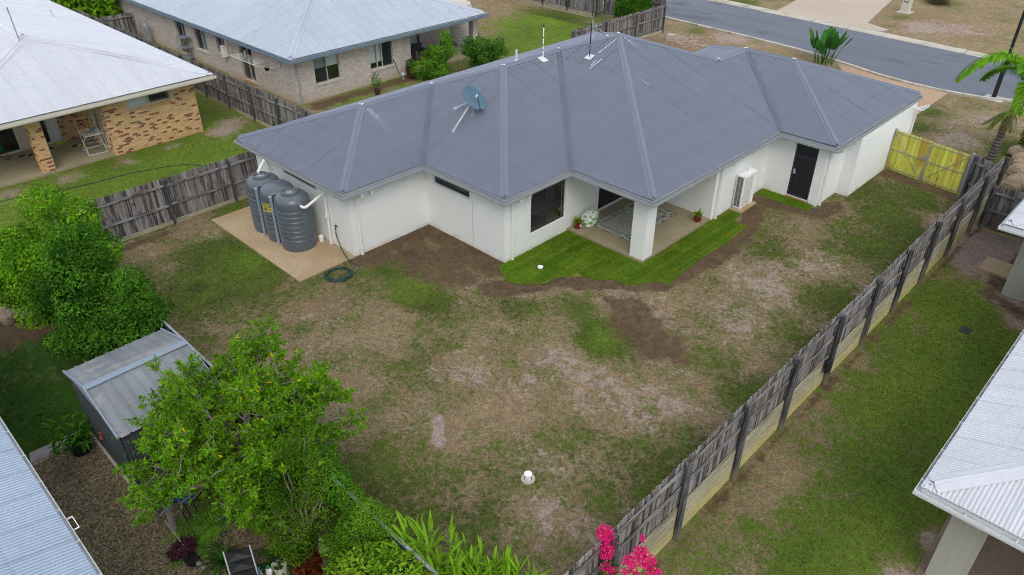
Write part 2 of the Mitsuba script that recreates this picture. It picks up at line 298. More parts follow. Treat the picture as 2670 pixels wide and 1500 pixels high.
def bag_fn(p, n, uv):
    k = fbm(p.x * 9, p.y * 9, p.z * 9)
    side = smoothstep(9.72, 9.86, p.x - .25 * (p.z - .3))
    leafy = smoothstep(.55 - .14 * side, .58 - .14 * side, k)
    return mix((.74, .76, .76), mix((.10, .28, .03), (.30, .50, .08), noise(p.x * 30, p.y * 30, p.z * 30)), leafy) * (1 - .65 * side * smoothstep(.40, .34, k))
mat('leafy_bag_print', proc(bag_fn), .5, .4)
def rug_fn(p, n, uv):
    x, y = p.x - 9.64, p.y + 2.1                       # rug lies from (9.64,-2.1) to (12.62,-.22)
    ex, ey = dr.minimum(x, 2.98 - x), dr.minimum(y, 1.88 - y); e = dr.minimum(ex, ey); s = dr.select(ex < ey, y, x)
    sw = dr.abs(noise(x * 13, y * 13) - .5) * 2
    curl = smoothstep(.10, .22, sw) * (1 - smoothstep(.5, .75, dr.abs(dr.sin(s * 11) * .5 + (e - .14) * 5)) * .35)
    c = mi.Color3f(.42, .42, .36) * curl + mi.Color3f(.045, .05, .05) * (1 - curl)
    inner = mi.Color3f(.33, .33, .28) * (.86 + .14 * smoothstep(.02, .05, dr.abs(y * 5 - dr.floor(y * 5 + .5))))
    gx, gy = x / .19, y / .17; dx, dy = gx - dr.floor(gx) - .5, gy - dr.floor(gy) - .5
    dots = smoothstep(.22, .15, dr.sqrt(dx * dx + dy * dy)) * dr.select((dr.abs(x - 1.49) / 1.1 + dr.abs(y - .94) / .62) < 1, 1., 0.)
    inner = mix(inner, (.05, .05, .05), dots)
    c = dr.select(e > .30, inner, c)
    return dr.select((dr.abs(e - .30) < .014) | (dr.abs(e - .025) < .012), mi.Color3f(.07, .07, .065), c)
mat('woven_rug', proc(rug_fn), .95, .1)
def shed_roof_fn(p, n, uv): return mi.Color3f(.185, .20, .225) * (.75 + .55 * fbm(p.x * 2.5, p.y * .9)) + mi.Color3f(.12, .085, .05) * .7 * smoothstep(.55, .8, fbm(p.x * 1.6 + 9, p.y * 3.5))
mat('shed_roof_metal', proc(shed_roof_fn), .5, .4)
mat('shed_wall_metal', (.062, .072, .088), .45, .4)
mat('shed_trim', (.22, .27, .34), .45, .4)
def gravel_fn(p, n, uv):
    d1, d2, w = voronoi(p.x * 22, p.y * 22)
    c = mix((.10, .080, .048), (.33, .27, .17), w) * (1 - .65 * smoothstep(.18, .02, d2 - d1))
    return c * (.7 + .5 * fbm(p.x * 1.2, p.y * 1.2))
mat('gravel_material', proc(gravel_fn), .9, .2)
def flag_fn(p, n, uv): return mix((.23, .22, .22), (.36, .34, .34), fbm(p.x * 5, p.y * 5))
mat('flagstone', proc(flag_fn), .9, .15)

# ------------------------------------------------------------------ ground, road, paths
g = MB()
g.add(*grid_sheet(-80, 33.6, -10.05, 140, 0)); g.add(*grid_sheet(-80, 20.8, -80, -10.05, -.5)); g.add(*grid_sheet(33.6, 160, -80, 140, 0))
v = np.array([[20.8, -80, -.5], [26, -80, 0], [26, -10.05, 0], [20.8, -10.05, -.5]]); g.add(v, np.array([[0, 1, 2, 3]]))
g.add(*grid_sheet(26, 33.6, -80, -10.05, 0))
g.add(np.array([[-80, -10.05, -.5], [20.8, -10.05, -.5], [26, -10.05, 0], [-80, -10.05, 0]]), np.array([[0, 1, 2, 3]]))
put('ground', g, 'ground_material'); structure('ground', 'patchy dry lawn and bare earth')
NEAR = np.array([(60, -38), (44, -18), (38.6, -11), (35.9, -7), (35.2, -4.6), (35.3, -1.5), (36.2, 1.5), (37.0, 4.5), (37.5, 8), (37.9, 13), (38.3, 20), (38.5, 40), (38.5, 90)], float)
FAR = np.array([(64, -30), (50, -16), (45.2, -10), (43.2, -6), (43.0, -4.8), (43.45, 0), (44.0, 6), (44.4, 11), (44.9, 17), (45.2, 30), (45.2, 90)], float)
NEARC, FARC = curve(NEAR, 90), curve(FAR, 90)
rp = Polygon(np.vstack([NEARC[:, :2] if NEARC.shape[1] > 2 else NEARC, FARC[::-1]]))
put('road', poly_sheet(rp, .004), 'asphalt'); structure('road', 'grey asphalt street')
def kerb_strip(line, off0, off1, z0, z1, k):
    t = np.gradient(line, axis=0); t /= np.linalg.norm(t, axis=1, keepdims=True); nrm = np.stack([-t[:, 1], t[:, 0]], 1)
    prof = [(off0, z0), (off0 + .06 * np.sign(off1 - off0), z1 * .4), (off1 * .55, z1), (off1, z1), (off1, -.05)]
    m = len(line); V = np.vstack([np.column_stack([line + nrm * o, np.full(m, z)]) for o, z in prof])
    f = [[a * m + i, a * m + i + 1, (a + 1) * m + i + 1, (a + 1) * m + i] for a in range(len(prof) - 1) for i in range(m - 1)]
    put(k, (V, np.array(f)), 'kerb_concrete', smooth=25); structure(k, 'pale concrete kerb along the street')
kerb_strip(NEARC, 0, .42, .012, .11, 'kerb'); kerb_strip(FARC, 0, -.75, .012, .10, 'kerb')
put('driveway', poly_prism(Polygon([(45.0, 11.0), (46.6, 11.2), (49.9, 11.7), (70, 12.5), (70, 6.5), (55, 6.35), (46.3, 4.75), (45.4, 2.9), (44.6, 3.1), (44.75, 7.8)]), -.05, .105), 'drive_concrete'); structure('driveway', 'wide pale concrete driveway across the street')
put('driveway', poly_sheet(Polygon([(24.5, 1.6), (34.6, 1.3), (36.0, 2.3), (35.9, 1.4), (35.05, -3.9), (34.7, -4.5), (27.6, -4.55), (24.5, -5.4)]), .016), 'own_drive_aggregate'); structure('driveway_001', 'tan exposed aggregate driveway behind the grey roof')
put('tank_pad', poly_prism(Polygon([(.1, 10.2), (.07, 4.12), (2.36, 4.12), (2.36, 10.2)]), -.05, .045), 'pad_aggregate'); structure('tank_pad', 'tan aggregate concrete pad under the water tank')
put('gravel', poly_sheet(Polygon([(-14, 1.66), (-14, -14), (-4.86, -14), (-4.86, 1.66)]), .004), 'gravel_material'); structure('gravel', 'brown pebble gravel beside the shed')
put('neighbour_patio', poly_prism(Polygon([(3.3, -14.4), (3.3, -30), (20, -30), (20, -14.4)]), -.55, -.47), 'pebble_floor'); structure('neighbour_patio', 'brown pebble floor under the white roof corner')
put('patio', poly_prism(Polygon([(-9, 18.93), (.06, 18.93), (.06, 22.4), (-9, 22.4)]), -.05, .09), 'slab_concrete'); structure('patio', 'concrete patio of the brick house')
put('patio', poly_prism(Polygon([(16.85, 18.7), (22.3, 18.7), (22.3, 24), (16.85, 24)]), -.05, .08), 'slab_concrete'); structure('patio_001', 'concrete patio of the pale brick house')
put('path', poly_prism(Polygon([(17.42, -11.35), (18.5, -11.35), (18.5, -12.4), (17.42, -12.4)]), -.55, -.41), 'pad_aggregate'); structure('path', 'small concrete step slab beside the right house')

# ------------------------------------------------------------------ building helpers
PITCH_W = .0762
def sheet_planes(root, planes, zb, t, material, width=.762, amp=.0085, start=.07, per=6, maxparts=300):
    for poly, n, e in planes:
        n = np.array(n, float); tg = np.array([-n[1], n[0]]); pts = np.array([(np.dot(p, tg), e - np.dot(n, p)) for p in poly])
        edges = list(zip(pts, np.roll(pts, -1, 0))); umin, umax = pts[:, 0].min(), pts[:, 0].max()
        def span(u):
            ds = [a[1] + (b[1] - a[1]) * (u - a[0]) / (b[0] - a[0]) for a, b in edges if min(a[0], b[0]) <= u <= max(a[0], b[0]) and abs(a[0] - b[0]) > 1e-9]
            return max(min(ds), start), max(max(ds), start + .001)
        k, u0 = 0, umin
        while u0 < umax - 1e-6:
            u1 = min(u0 + width, umax)
            us = np.unique(np.concatenate([np.arange(u0, u1, PITCH_W / per), [u1], [q for q in pts[:, 0] if u0 < q < u1]]))
            V, UV = [], []
            lift = .004 * (k % 2) + .0015 * rng.random()
            for u in us:
                d0, d1 = span(min(max(u, umin + 1e-5), umax - 1e-5)); off = amp * math.cos(2 * math.pi * (u - umin) / PITCH_W) + lift
                for d in (d0, d1): q = tg * u + n * (e - d); V.append((q[0], q[1], zb + t * d + off)); UV.append(((u - umin) / PITCH_W, d))
            m = len(us); i = np.arange(m - 1) * 2
            f = np.stack([i, i + 2, i + 3, i + 1], 1)
            put(root + '__sheet', (np.array(V), f), material, smooth=True, uv=np.array(UV))
            u0, k = u1, k + 1
def unit2(v): return v / np.linalg.norm(v)
def plane_z(p, pl, zb, t): return zb + t * (pl[2] - np.dot(pl[1], p[:2]))
def cap_strip(key, a, b, pls, zb, t, material, w=.15, valley=False, zadd=0.0, seg=1):
    a, b = np.asarray(a, float)[:2], np.asarray(b, float)[:2]; d = (b - a) / np.linalg.norm(b - a); l = np.array([-d[1], d[0]])
    prof = [(-w, .010), (-w * .97, .020), (-.045, .030), (-.026, .058), (0, .070), (.026, .058), (.045, .030), (w * .97, .020), (w, .010)] if not valley else [(-w, .014), (-w * .6, -.0), (0, -.004), (w * .6, -.0), (w, .014)]
    V = []
    for o, z in prof:
        for q in (a, b):
            p = q + l * o; hs = [plane_z(p, x, zb, t) for x in pls]; V.append((p[0], p[1], (max(hs) if valley else min(hs)) + z + zadd + .004))
    i = np.arange(len(prof) - 1) * 2
    put(key, (np.array(V), np.stack([i, i + 1, i + 3, i + 2], 1)), material, smooth=20)
def sweep(outline, prof, closed=True):
    """profile (inward distance, z) swept with mitres along a counter-clockwise outline"""
    P = np.asarray(outline, float); m = len(P); V = []
    for i in range(m):
        a = P[i] - P[i - 1] if (closed or i > 0) else P[1] - P[0]; b = P[(i + 1) % m] - P[i] if (closed or i < m - 1) else P[-1] - P[-2]
        na = np.array([-a[1], a[0]]) / np.linalg.norm(a); nb = np.array([-b[1], b[0]]) / np.linalg.norm(b)
        mt = (na + nb) / (1 + na @ nb); V += [(*(P[i] + mt * d), z) for d, z in prof]
    k = len(prof); f = [[i * k + j, ((i + 1) % m) * k + j, ((i + 1) % m) * k + j + 1, i * k + j + 1] for i in range(m if closed else m - 1) for j in range(k - 1)]
    return np.array(V), np.array(f)
def eaves(root, outline, ze, o, gut, fas, sof, closed=True, drop=.17):
    g = [(.0, ze - .115), (-.008, ze - .06), (0, ze), (.012, ze), (.012, ze - .10), (.108, ze - .10), (.108, ze + .02), (.112, ze + .02), (.112, ze - .12), (0, ze - .115)]
    put(root + '__gutter', sweep(outline, g, closed), gut)
    put(root + '__fascia', sweep(outline, [(.115, ze + .045), (.115, ze - drop), (.14, ze - drop), (.14, ze + .04)], closed), fas)
    put(root + '__soffit', sweep(outline, [(.14, ze - drop + .012), (o + .05, ze - drop + .012)], closed), sof)
def wall_mesh(p, q, z0, z1, holes=(), th=.2):
    """wall from p to q (seen from its left-hand outside when going p->q with the inside on the left), holes in (u0,u1,z0,z1)"""
    p, q = np.asarray(p, float), np.asarray(q, float); L = np.linalg.norm(q - p); d = (q - p) / L; n = np.array([-d[1], d[0]])
    us = sorted({0, L, *[h[0] for h in holes], *[h[1] for h in holes]}); zs = sorted({z0, z1, *[h[2] for h in holes], *[h[3] for h in holes]}); m = MB()
    solid = lambda i, j: 0 <= i < len(us) - 1 and 0 <= j < len(zs) - 1 and not any(h[0] - 1e-6 <= us[i] and us[i + 1] <= h[1] + 1e-6 and h[2] - 1e-6 <= zs[j] and zs[j + 1] <= h[3] + 1e-6 for h in holes)
    P = lambda u, o, z: (*(p + d * u + n * o), z)
    for i in range(len(us) - 1):
        for j in range(len(zs) - 1):
            if not solid(i, j): continue
            a, b, c, e = us[i], us[i + 1], zs[j], zs[j + 1]
            m.add([P(a, 0, c), P(b, 0, c), P(b, 0, e), P(a, 0, e)], [[0, 1, 2, 3]]); m.add([P(a, th, c), P(b, th, c), P(b, th, e), P(a, th, e)], [[3, 2, 1, 0]])
            if not solid(i - 1, j): m.add([P(a, th, c), P(a, 0, c), P(a, 0, e), P(a, th, e)], [[0, 1, 2, 3]])
            if not solid(i + 1, j): m.add([P(b, 0, c), P(b, th, c), P(b, th, e), P(b, 0, e)], [[0, 1, 2, 3]])
            if not solid(i, j - 1): m.add([P(a, th, c), P(b, th, c), P(b, 0, c), P(a, 0, c)], [[0, 1, 2, 3]])
            if not solid(i, j + 1): m.add([P(a, 0, e), P(b, 0, e), P(b, th, e), P(a, th, e)], [[0, 1, 2, 3]])
    return m
def opening(key, p, q, u0, u1, z0, z1, frame, inset=.08, mull=(.5,), transom=None, screens=(), blinds=(), blind_mat='blind_fabric', fw=.045, sill=None, glass=True, blind_drop=1.0):
    """window or sliding door: frame, panes, security screens and blinds in the hole of wall p->q"""
    p, q = np.asarray(p, float), np.asarray(q, float); d = (q - p) / np.linalg.norm(q - p); n = np.array([-d[1], d[0]])
    P = lambda u, o, z: np.array([*(p + d * u + n * o), z]); m = MB()
    def bar(ua, ub, za, zb, o0, o1, mm):
        v = [P(u, o, z) for z in (za, zb) for o in (o0, o1) for u in (ua, ub)]; mm.add(v, BF)
    bar(u0, u1, z0, z0 + fw, inset, inset + .06, m); bar(u0, u1, z1 - fw, z1, inset, inset + .06, m)
    bar(u0, u0 + fw, z0 + fw, z1 - fw, inset, inset + .06, m); bar(u1 - fw, u1, z0 + fw, z1 - fw, inset, inset + .06, m)
    cuts = [u0, *[u0 + (u1 - u0) * f for f in mull], u1]
    for c in cuts[1:-1]: bar(c - fw * .6, c + fw * .6, z0 + fw, z1 - fw, inset - .004, inset + .064, m)
    if transom: zt = z0 + (z1 - z0) * transom; bar(u0 + fw, u1 - fw, zt - fw * .5, zt + fw * .5, inset - .008, inset + .05, m)
    put(key, m, 'black_metal' if frame is None else frame)
    for i, (a, b) in enumerate(zip(cuts[:-1], cuts[1:])):
        if glass: put(key + '__pane', (np.array([P(a + .02, inset + .03, z0 + .02), P(b - .02, inset + .03, z0 + .02), P(b - .02, inset + .03, z1 - .02), P(a + .02, inset + .03, z1 - .02)]), np.array([[0, 1, 2, 3]])), 'window_glass')
        if i in blinds: zl = z1 - .03 - (z1 - z0 - .06) * blind_drop; put(key + '__blind', (np.array([P(a + .03, inset + .10, zl), P(b - .03, inset + .10, zl), P(b - .03, inset + .10, z1 - .03), P(a + .03, inset + .10, z1 - .03)]), np.array([[0, 1, 2, 3]])), blind_mat)
        if i in screens:
            s = MB(); A, B, C, D = a + .02, b - .02, z0 + .03, z1 - .03; st = .11
            k = math.ceil(((B - A) + (D - C)) / st)
            for j in range(-k, k):
                for sg in (1, -1):
                    pts = []
                    for (x, z) in [(A, C), (B, C), (B, D), (A, D)]: pass
                    # line z - C = sg*(x - A) + j*st
                    lo, hi = A, B; z_of = lambda x: C + sg * (x - A) + j * st if sg > 0 else C - (x - A) + j * st + (B - A)
                    xs = np.linspace(A, B, 60); zz = z_of(xs); ok = (zz >= C) & (zz <= D)
                    if ok.sum() > 1:
                        x0_, x1_ = xs[ok][0], xs[ok][-1]; s.beam(P(x0_, inset - .012, z_of(x0_)), P(x1_, inset - .012, z_of(x1_)), .011, .006, up=(*n, 0))
            if s.n: put(key + '__security_screen', s, 'screen_mesh')
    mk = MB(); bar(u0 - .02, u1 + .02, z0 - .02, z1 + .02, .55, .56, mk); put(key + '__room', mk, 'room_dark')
    if sill: ms = MB(); bar(u0 - .03, u1 + .03, z0 - .09, z0 - .002, -.05, inset, ms); put(key + '__sill', ms, sill)

# ------------------------------------------------------------------ the grey roofed house
H = thing('grey_roof_house', 'white rendered single storey house with stepped grey corrugated hip roof in the centre', 'house')
a1, a2, a4, a6, a8 = 1.79, 5.14, 8.35, 16.58, 24.94; b0, b1, b3, b5, b7 = 10.6, 3.66, -.32, -3.74, -5.97; ZE, ZB, TP = 2.6, 2.673, .3556
P0, P1, P2, P3, P4, P5, P6, P7, P8 = (a1, b0), (a1, b1), (a2, b1), (a2, b3), (a4, b3), (a4, b5), (a6, b5), (a6, b7), (a8, b7)
B1, B2, B3 = (a8, 4.62), (22.69, 4.62), (22.69, b0)
R1, V2, H3, V4, H5, U, TT, H7 = (5.26, 7.13), (8.61, 7.13), (10.6, 5.14), (13.81, 5.14), (15.52, 3.43), (18.51, .44), (20.76, .44), (20.76, -1.79)
X, Y = (-1, 0), (0, -1)
S = {1: ([P0, P1, R1], X, -a1), 2: ([P1, P2, V2, R1], Y, -b1), 3: ([P2, V2, H3, P3], X, -a2), 4: ([P3, P4, V4, H3], Y, -b3), 5: ([P4, V4, H5, P5], X, -a4), 6: ([P5, P6, TT, U, H5], Y, -b5),
     7: ([P6, TT, H7, P7], X, -a6), 8: ([P7, P8, H7], Y, -b7), 9: ([P8, B1, TT, H7], (1, 0), a8), 10: ([B1, B2, U, TT], (0, 1), 4.62), 11: ([B2, B3, H5, U], (1, 0), 22.69), 12: ([B3, P0, R1, V2, H3, V4, H5], (0, 1), b0)}
RF = H + '__roof'
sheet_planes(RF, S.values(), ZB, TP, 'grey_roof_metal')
labels[RF] = {'label': 'blue grey corrugated steel roof'}
for k, a, b, i, j in [('hip_cap', P1, R1, 1, 2), ('hip_cap', P0, R1, 1, 12), ('ridge_cap', R1, V2, 2, 12), ('hip_cap', V2, H3, 3, 12), ('hip_cap', P3, H3, 3, 4), ('ridge_cap', H3, V4, 4, 12), ('hip_cap', V4, H5, 5, 12), ('hip_cap', P5, H5, 5, 6), ('hip_cap', U, H5, 6, 11),
                      ('ridge_cap', U, TT, 6, 10), ('ridge_cap', TT, H7, 7, 9), ('hip_cap', P7, H7, 7, 8), ('hip_cap', P8, H7, 8, 9), ('hip_cap', B1, TT, 9, 10), ('hip_cap', B3, H5, 11, 12)]:
    a_, b_ = np.array(a), np.array(b)
    if a in (P0, P1, P3, P5, P7, P8): a_ = a_ + (b_ - a_) / np.linalg.norm(b_ - a_) * .22
    cap_strip(RF + '__' + k, a_, b_, [S[i], S[j]], ZB, TP, 'grey_trim', .135)
for a, b, i, j in [(P2, V2, 2, 3), (P4, V4, 4, 5), (P6, TT, 6, 7), (B2, U, 10, 11)]:
    a_ = np.array(a) + (np.array(b) - np.array(a)) * .02; cap_strip(RF + '__valley_gutter', a_, b, [S[i], S[j]], ZB, TP, 'valley_grey', .085, True)
for q in [R1, V2, H3, V4, H5, U, TT, H7, (15.2, 3.75)]:       # sealant blobs at the ridge joints
    z = min(plane_z(np.array(q), S[i], ZB, TP) for i in S if Polygon(S[i][0]).distance(Point(q)) < .01); m = MB()
    for _ in range(4): c = rng.normal(0, .035, 2); m.add(*lathevf([(0, -.02), (.03, 0), (.02, .02), (0, .026)], (q[0] + c[0], q[1] + c[1], z + .065), 7))
    put(RF + '__sealant', m, 'bright_white')
def smear(pl, pts, w):
    for (x0, y0), (x1, y1) in pts:
        m = MB(); k = 14
        for i in range(k):
            f = (i + rng.random() * .5) / k; c = np.array([x0 + (x1 - x0) * f, y0 + (y1 - y0) * f]); c += rng.normal(0, .008, 2)
            z = plane_z(c, S[pl], ZB, TP); ln = np.hypot(x1 - x0, y1 - y0) / k * 1.05; ww = w * rng.uniform(.35, .8); d = np.array([x1 - x0, y1 - y0]) / np.hypot(x1 - x0, y1 - y0)
            q = c + d * ln; z2 = plane_z(q, S[pl], ZB, TP); m.beam((*c, z + .012), (*q, z2 + .012), ww, .006)
        put(RF + '__paint_drip', m, 'bright_white')
smear(5, [((15.3, 3.3), (14.2, 3.34)), ((13.9, 2.95), (13.2, 2.98)), ((13.75, 3.12), (13.4, 3.08))], .03)
smear(6, [((15.58, 3.2), (15.56, 2.5)), ((13.72, 1.5), (13.73, 1.35)), ((13.72, 1.1), (13.75, .52))], .02)
smear(2, [((5.32, 6.95), (5.25, 5.6)), ((5.42, 6.95), (5.4, 6.3))], .02)
OUT = [P0, P1, P2, P3, P4, P5, P6, P7, P8, B1, B2, B3]
eaves(H, OUT, ZE, .5, 'gutter_grey', 'pale_trim', 'soffit_white')
WX0, WX2, WX4, WX6, WX8 = 2.29, 5.63, 8.90, 17.08, 24.44; WY1, WY3, WY5, WY7 = 4.16, .18, -3.18, -5.48; WT = 2.44
def wall(p, q, holes=(), z0=-.05, z1=WT, m_='painted_render', root=H, th=.2): put(root + '__wall', wall_mesh(p, q, z0, z1, holes, th), m_)
w = lambda p, q, ops: (wall(p, q, [o[:4] for o in ops]), [opening(H + '__' + o[4], p, q, *o[:4], **o[5]) for o in ops])
w((WX0, 10.1), (WX0, WY1), [(1.92, 4.02, 1.88, 2.12, 'window', dict(frame='dark_frame', mull=(.5,), screens=(0, 1)))])
w((WX0, WY1), (WX2 + .2, WY1), [])
w((WX2, WY1), (WX2, WY3), [(.44, 2.30, 1.83, 2.20, 'window', dict(frame='dark_frame', mull=(.5,), screens=(0, 1), sill='painted_render'))])
w((WX2, WY3), (13.16, WY3), [(1.28, 3.10, .60, 2.18, 'window', dict(frame='dark_frame', mull=(.46,), transom=.45, screens=(0,))), (5.02, 7.0, .14, 2.2, 'sliding_door', dict(frame='dark_frame', mull=(.5,), screens=(0,)))])
w((13.16, WY3), (13.16, WY5), []); w((13.16, WY5), (WX6 + .2, WY5), [])
w((WX6, WY5), (WX6, WY7), [(1.03, 1.93, .10, 2.26, 'security_door', dict(frame='dark_frame', mull=(), transom=.78, screens=(0,), inset=.05, fw=.075, glass=False))])
put(H + '__security_door__panel', boxvf(WX6 + .13, WX6 + .16, -5.06, -4.26, .12, 2.24), 'black_metal')
hm = MB().box(WX6 + .01, WX6 + .05, -4.36, -4.30, 1.02, 1.22).tube([(WX6 + .0, -4.33, 1.10), (WX6 - .04, -4.33, 1.10), (WX6 - .04, -4.45, 1.10)], .011, 6); put(H + '__security_door__handle', hm, 'silver_frame')
put(H + '__security_door__step', boxvf(WX6 - .02, WX6 + .12, -5.16, -4.2, .0, .098), 'mortar')
w((WX6, WY7), (18.78, WY7), []); w((18.78, WY7 + .2), (18.78, -5.98), []); w((18.78, -5.98), (WX8, -5.98), [])
w((WX8, -5.98), (WX8, 4.1), []); w((WX8, 4.1), (22.2, 4.1), []); w((22.2, 4.1), (22.2, 10.1), []); w((22.2, 10.1), (WX0, 10.1), [])
put(H + '__column', boxvf(WX4, WX4 + .55, WY5, WY5 + .55, -.05, WT), 'painted_render')
put(H + '__beam', MB().box(WX4, WX4 + .3, WY5 + .55, WY3 - .002, 2.28, 2.47).box(WX4 + .55, 13.158, WY5, WY5 + .3, 2.28, 2.47), 'painted_render')
put(H + '__verandah_ceiling', boxvf(WX4 + .02, 13.2, WY5 + .02, WY3 - .003, 2.46, 2.48), 'soffit_white')
put(H + '__verandah_slab', poly_prism(Polygon([(WX4 - .05, WY3 - .003), (WX4 - .05, WY5 - .02), (13.157, WY5 - .02), (13.157, WY3 - .003)]), -.05, .10), 'slab_concrete')
def downpipe(x, y, nx, ny, zt=2.36, root=H, m_='white_plastic', r=.045):
    m = MB(); px, py = x + nx * .06, y + ny * .06
    m.tube(curve([(x + nx * .44, y + ny * .44, zt + .10), (x + nx * .42, y + ny * .42, zt - .02), (x + nx * .12, y + ny * .12, zt - .10), (px, py, zt - .22)], 12), r, 10)
    m.tube([(px, py, zt - .20), (px, py, .30), (px, py, .02)], [r, r, r], 10); m.tube([(px, py, .34), (px, py, .01)], r * 1.25, 10); m.box(px - .07, px + .07, py - .03, py + .03, 1.2, 1.23)
    put(root + '__downpipe', m, m_, smooth=40)
for x, y, nx, ny in [(2.58, WY1, 0, -1), (5.95, WY3, 0, -1), (13.42, WY5, 0, -1), (17.25, WY7, 0, -1), (24.35, -5.98, 0, -1)]: downpipe(x, y, nx, ny)
for x, y in [(3.0, WY1), (6.4, WY3), (15.6, WY5), (18.4, WY7), (24.0, -5.98)]:       # gutter outlets bending in under the eave
    put(H + '__gutter_outlet', MB().tube(curve([(x, y - .42, 2.52), (x, y - .42, 2.36), (x, y - .30, 2.30), (x, y - .05, 2.33)], 10), .045, 10), 'white_plastic', smooth=40)
put(H + '__tap', MB().tube([(WX0, 5.0, .90), (WX0 - .09, 5.0, .90), (WX0 - .11, 5.0, .85)], .014, 8).box(WX0 - .10, WX0 - .05, 4.97, 5.03, .92, .95), 'black_metal')
put(H + '__wall_joint', boxvf(WX2 - .004, WX2 + .01, 1.72, 1.735, 0, 1.82), 'gutter_grey')

# ------------------------------------------------------------------ white roofed brick house on the left
W = thing('brick_house', 'house of cream and red brick under a white corrugated hip roof', 'house')
tw, hw = .30, 5.7; zbw, zew = 2.72, 2.65; c0 = (5.0, 18.15)
SW = {1: ([(5.0 - 2 * hw, 18.15), c0, (5.0 - hw, 18.15 + hw)], Y, -18.15), 2: ([c0, (5.0, 39.8), (5.0 - hw, 39.8 + 2), (5.0 - hw, 18.15 + hw)], (1, 0), 5.0), 3: ([(5 - 2 * hw, 18.15), (5 - hw, 18.15 + hw), (5 - hw, 41.8), (5 - 2 * hw, 41.8)], X, -(5 - 2 * hw))}
SW[2] = ([c0, (5.0, 39.8), (5.0 - hw, 45.5), (5.0 - hw, 18.15 + hw)], (1, 0), 5.0)
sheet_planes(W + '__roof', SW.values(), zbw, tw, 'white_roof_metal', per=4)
apx = (5 - hw, 18.15 + hw)
for k, a, b, i, j in [('hip_cap', c0, apx, 1, 2), ('hip_cap', (5 - 2 * hw, 18.15), apx, 1, 3), ('ridge_cap', apx, (5 - hw, 44), 2, 3)]:
    cap_strip(W + '__roof__' + k, np.array(a) + unit2(np.array(b) - np.array(a)) * .32, b, [SW[i], SW[j]], zbw, tw, 'white_roof_metal', .21)
eaves(W, [(5 - 2 * hw, 39.8), (5 - 2 * hw, 18.15), c0, (5.0, 39.8)], zew, .85, 'cream_trim', 'cream_trim', 'soffit_white', closed=False)
CO, BL = .0857, .2325
bcount = [0]
def bricks(root, p, q, z1, holes, n_parts, th=.03, z0=0.0):
    """real bricks standing 6 mm proud of the mortar along p->q"""
    p, q = np.asarray(p, float), np.asarray(q, float); L = np.linalg.norm(q - p); d = (q - p) / L; n = np.array([-d[1], d[0]]); stuff = {}; cand = []; dark = set()
    for r in range(int((z1 - z0) / CO)):
        u = -(r % 2) * BL / 2
        while u < L - .02:
            a, b, za = max(u, 0.0), min(u + BL - .011, L), z0 + r * CO + .005; zb_ = za + CO - .011
            if b - a > .03 and not any(h[0] - .01 < b and a < h[1] + .01 and h[2] - .01 < zb_ and za < h[3] + .01 for h in holes):
                x = rng.random(); cell = (r, int(u / BL + 1)); near = any((r - j, cell[1] + i_) in dark for j in (0, 1) for i_ in (-1, 0, 1))
                mt = 'cream_brick' if x < .56 or (near and x < .84) else 'tan_brick' if x < .76 else 'red_brick' if x < .92 else 'brown_brick'
                if mt in ('red_brick', 'brown_brick'): dark.add(cell)
                pr = .006 + .003 * rng.random(); v = np.array([(*(p + d * uu + n * o), zz) for zz in (za, zb_) for o in (-pr, .02) for uu in (a, b)]); cand.append((v, mt))
            u += BL
    for k, (v, mt) in enumerate(cand):
        if bcount[0] < n_parts: put(root + '__brick', (v, BF), mt); bcount[0] += 1
        else: stuff.setdefault(mt, MB()).add(v, BF)
    for mt, m in stuff.items(): k = put(root + '__brick_course', m, mt); labels[k] = {'kind': 'stuff'}
yw = 18.92
hole = (1.07, 2.98, 1.86, 2.28)
put(W + '__wall', wall_mesh((.05, yw), (4.15, yw), -.05, 2.5, [hole], .22), 'mortar'); opening(W + '__window', (.05, yw), (4.15, yw), *hole, frame='cream_frame', mull=(.5,), screens=(1,), blinds=(0,), blind_mat='curtain_fabric', fw=.05)
put(W + '__wall', wall_mesh((4.15, yw + .0), (4.15, 39), -.05, 2.5, [], .22), 'mortar')
doorh = (1.6, 2.7, .1, 2.15)
put(W + '__wall', wall_mesh((.05, 22.22), (.05, yw), -.05, 2.5, [doorh], .22), 'mortar'); opening(W + '__side_door', (.05, 22.22), (.05, yw), *doorh, frame='cream_frame', mull=(.55,), blinds=(1,), blind_mat='teal_blind', inset=.05)
dA, dB = (4.32, 6.9, .1, 2.2), (7.33, 8.98, .1, 2.2)
put(W + '__wall', wall_mesh((-9.6, 22.2), (.05, 22.2), -.05, 2.5, [dA, dB], .22), 'mortar')
opening(W + '__sliding_door', (-9.6, 22.2), (.05, 22.2), *dA, frame='cream_frame', mull=(.62,), screens=(0,), fw=.06); opening(W + '__sliding_door', (-9.6, 22.2), (.05, 22.2), *dB, frame='cream_frame', mull=(.5,), screens=(0,), blinds=(1,), blind_mat='curtain_fabric', fw=.06)
wb = W + '__wall'
bricks(wb, (.05, yw), (4.15, yw), 2.5, [(hole[0], hole[1], hole[2] - .12, hole[3])], 265)
bricks(wb, (.05, 22.2), (.05, yw), 2.5, [doorh], 266); bricks(wb, (-1.0, 22.2), (.05, 22.2), 2.5, [dB], 267); bricks(wb, (4.15, yw), (4.15, 27), 2.5, [], 267)
m = MB()
for k in range(21): u = 1.05 + k * .0935; m.box(.05 + u, .05 + u + .08, yw - .035, yw + .05, 1.73, 1.85)
put(wb + '__sill_brick', m, 'tan_brick')
cx0, cx1, cy0, cy1 = -2.86, -2.38, 19.02, 19.50
put(W + '__column', boxvf(cx0, cx1, cy0, cy1, .08, 2.5), 'mortar')
bcount[0] = 0
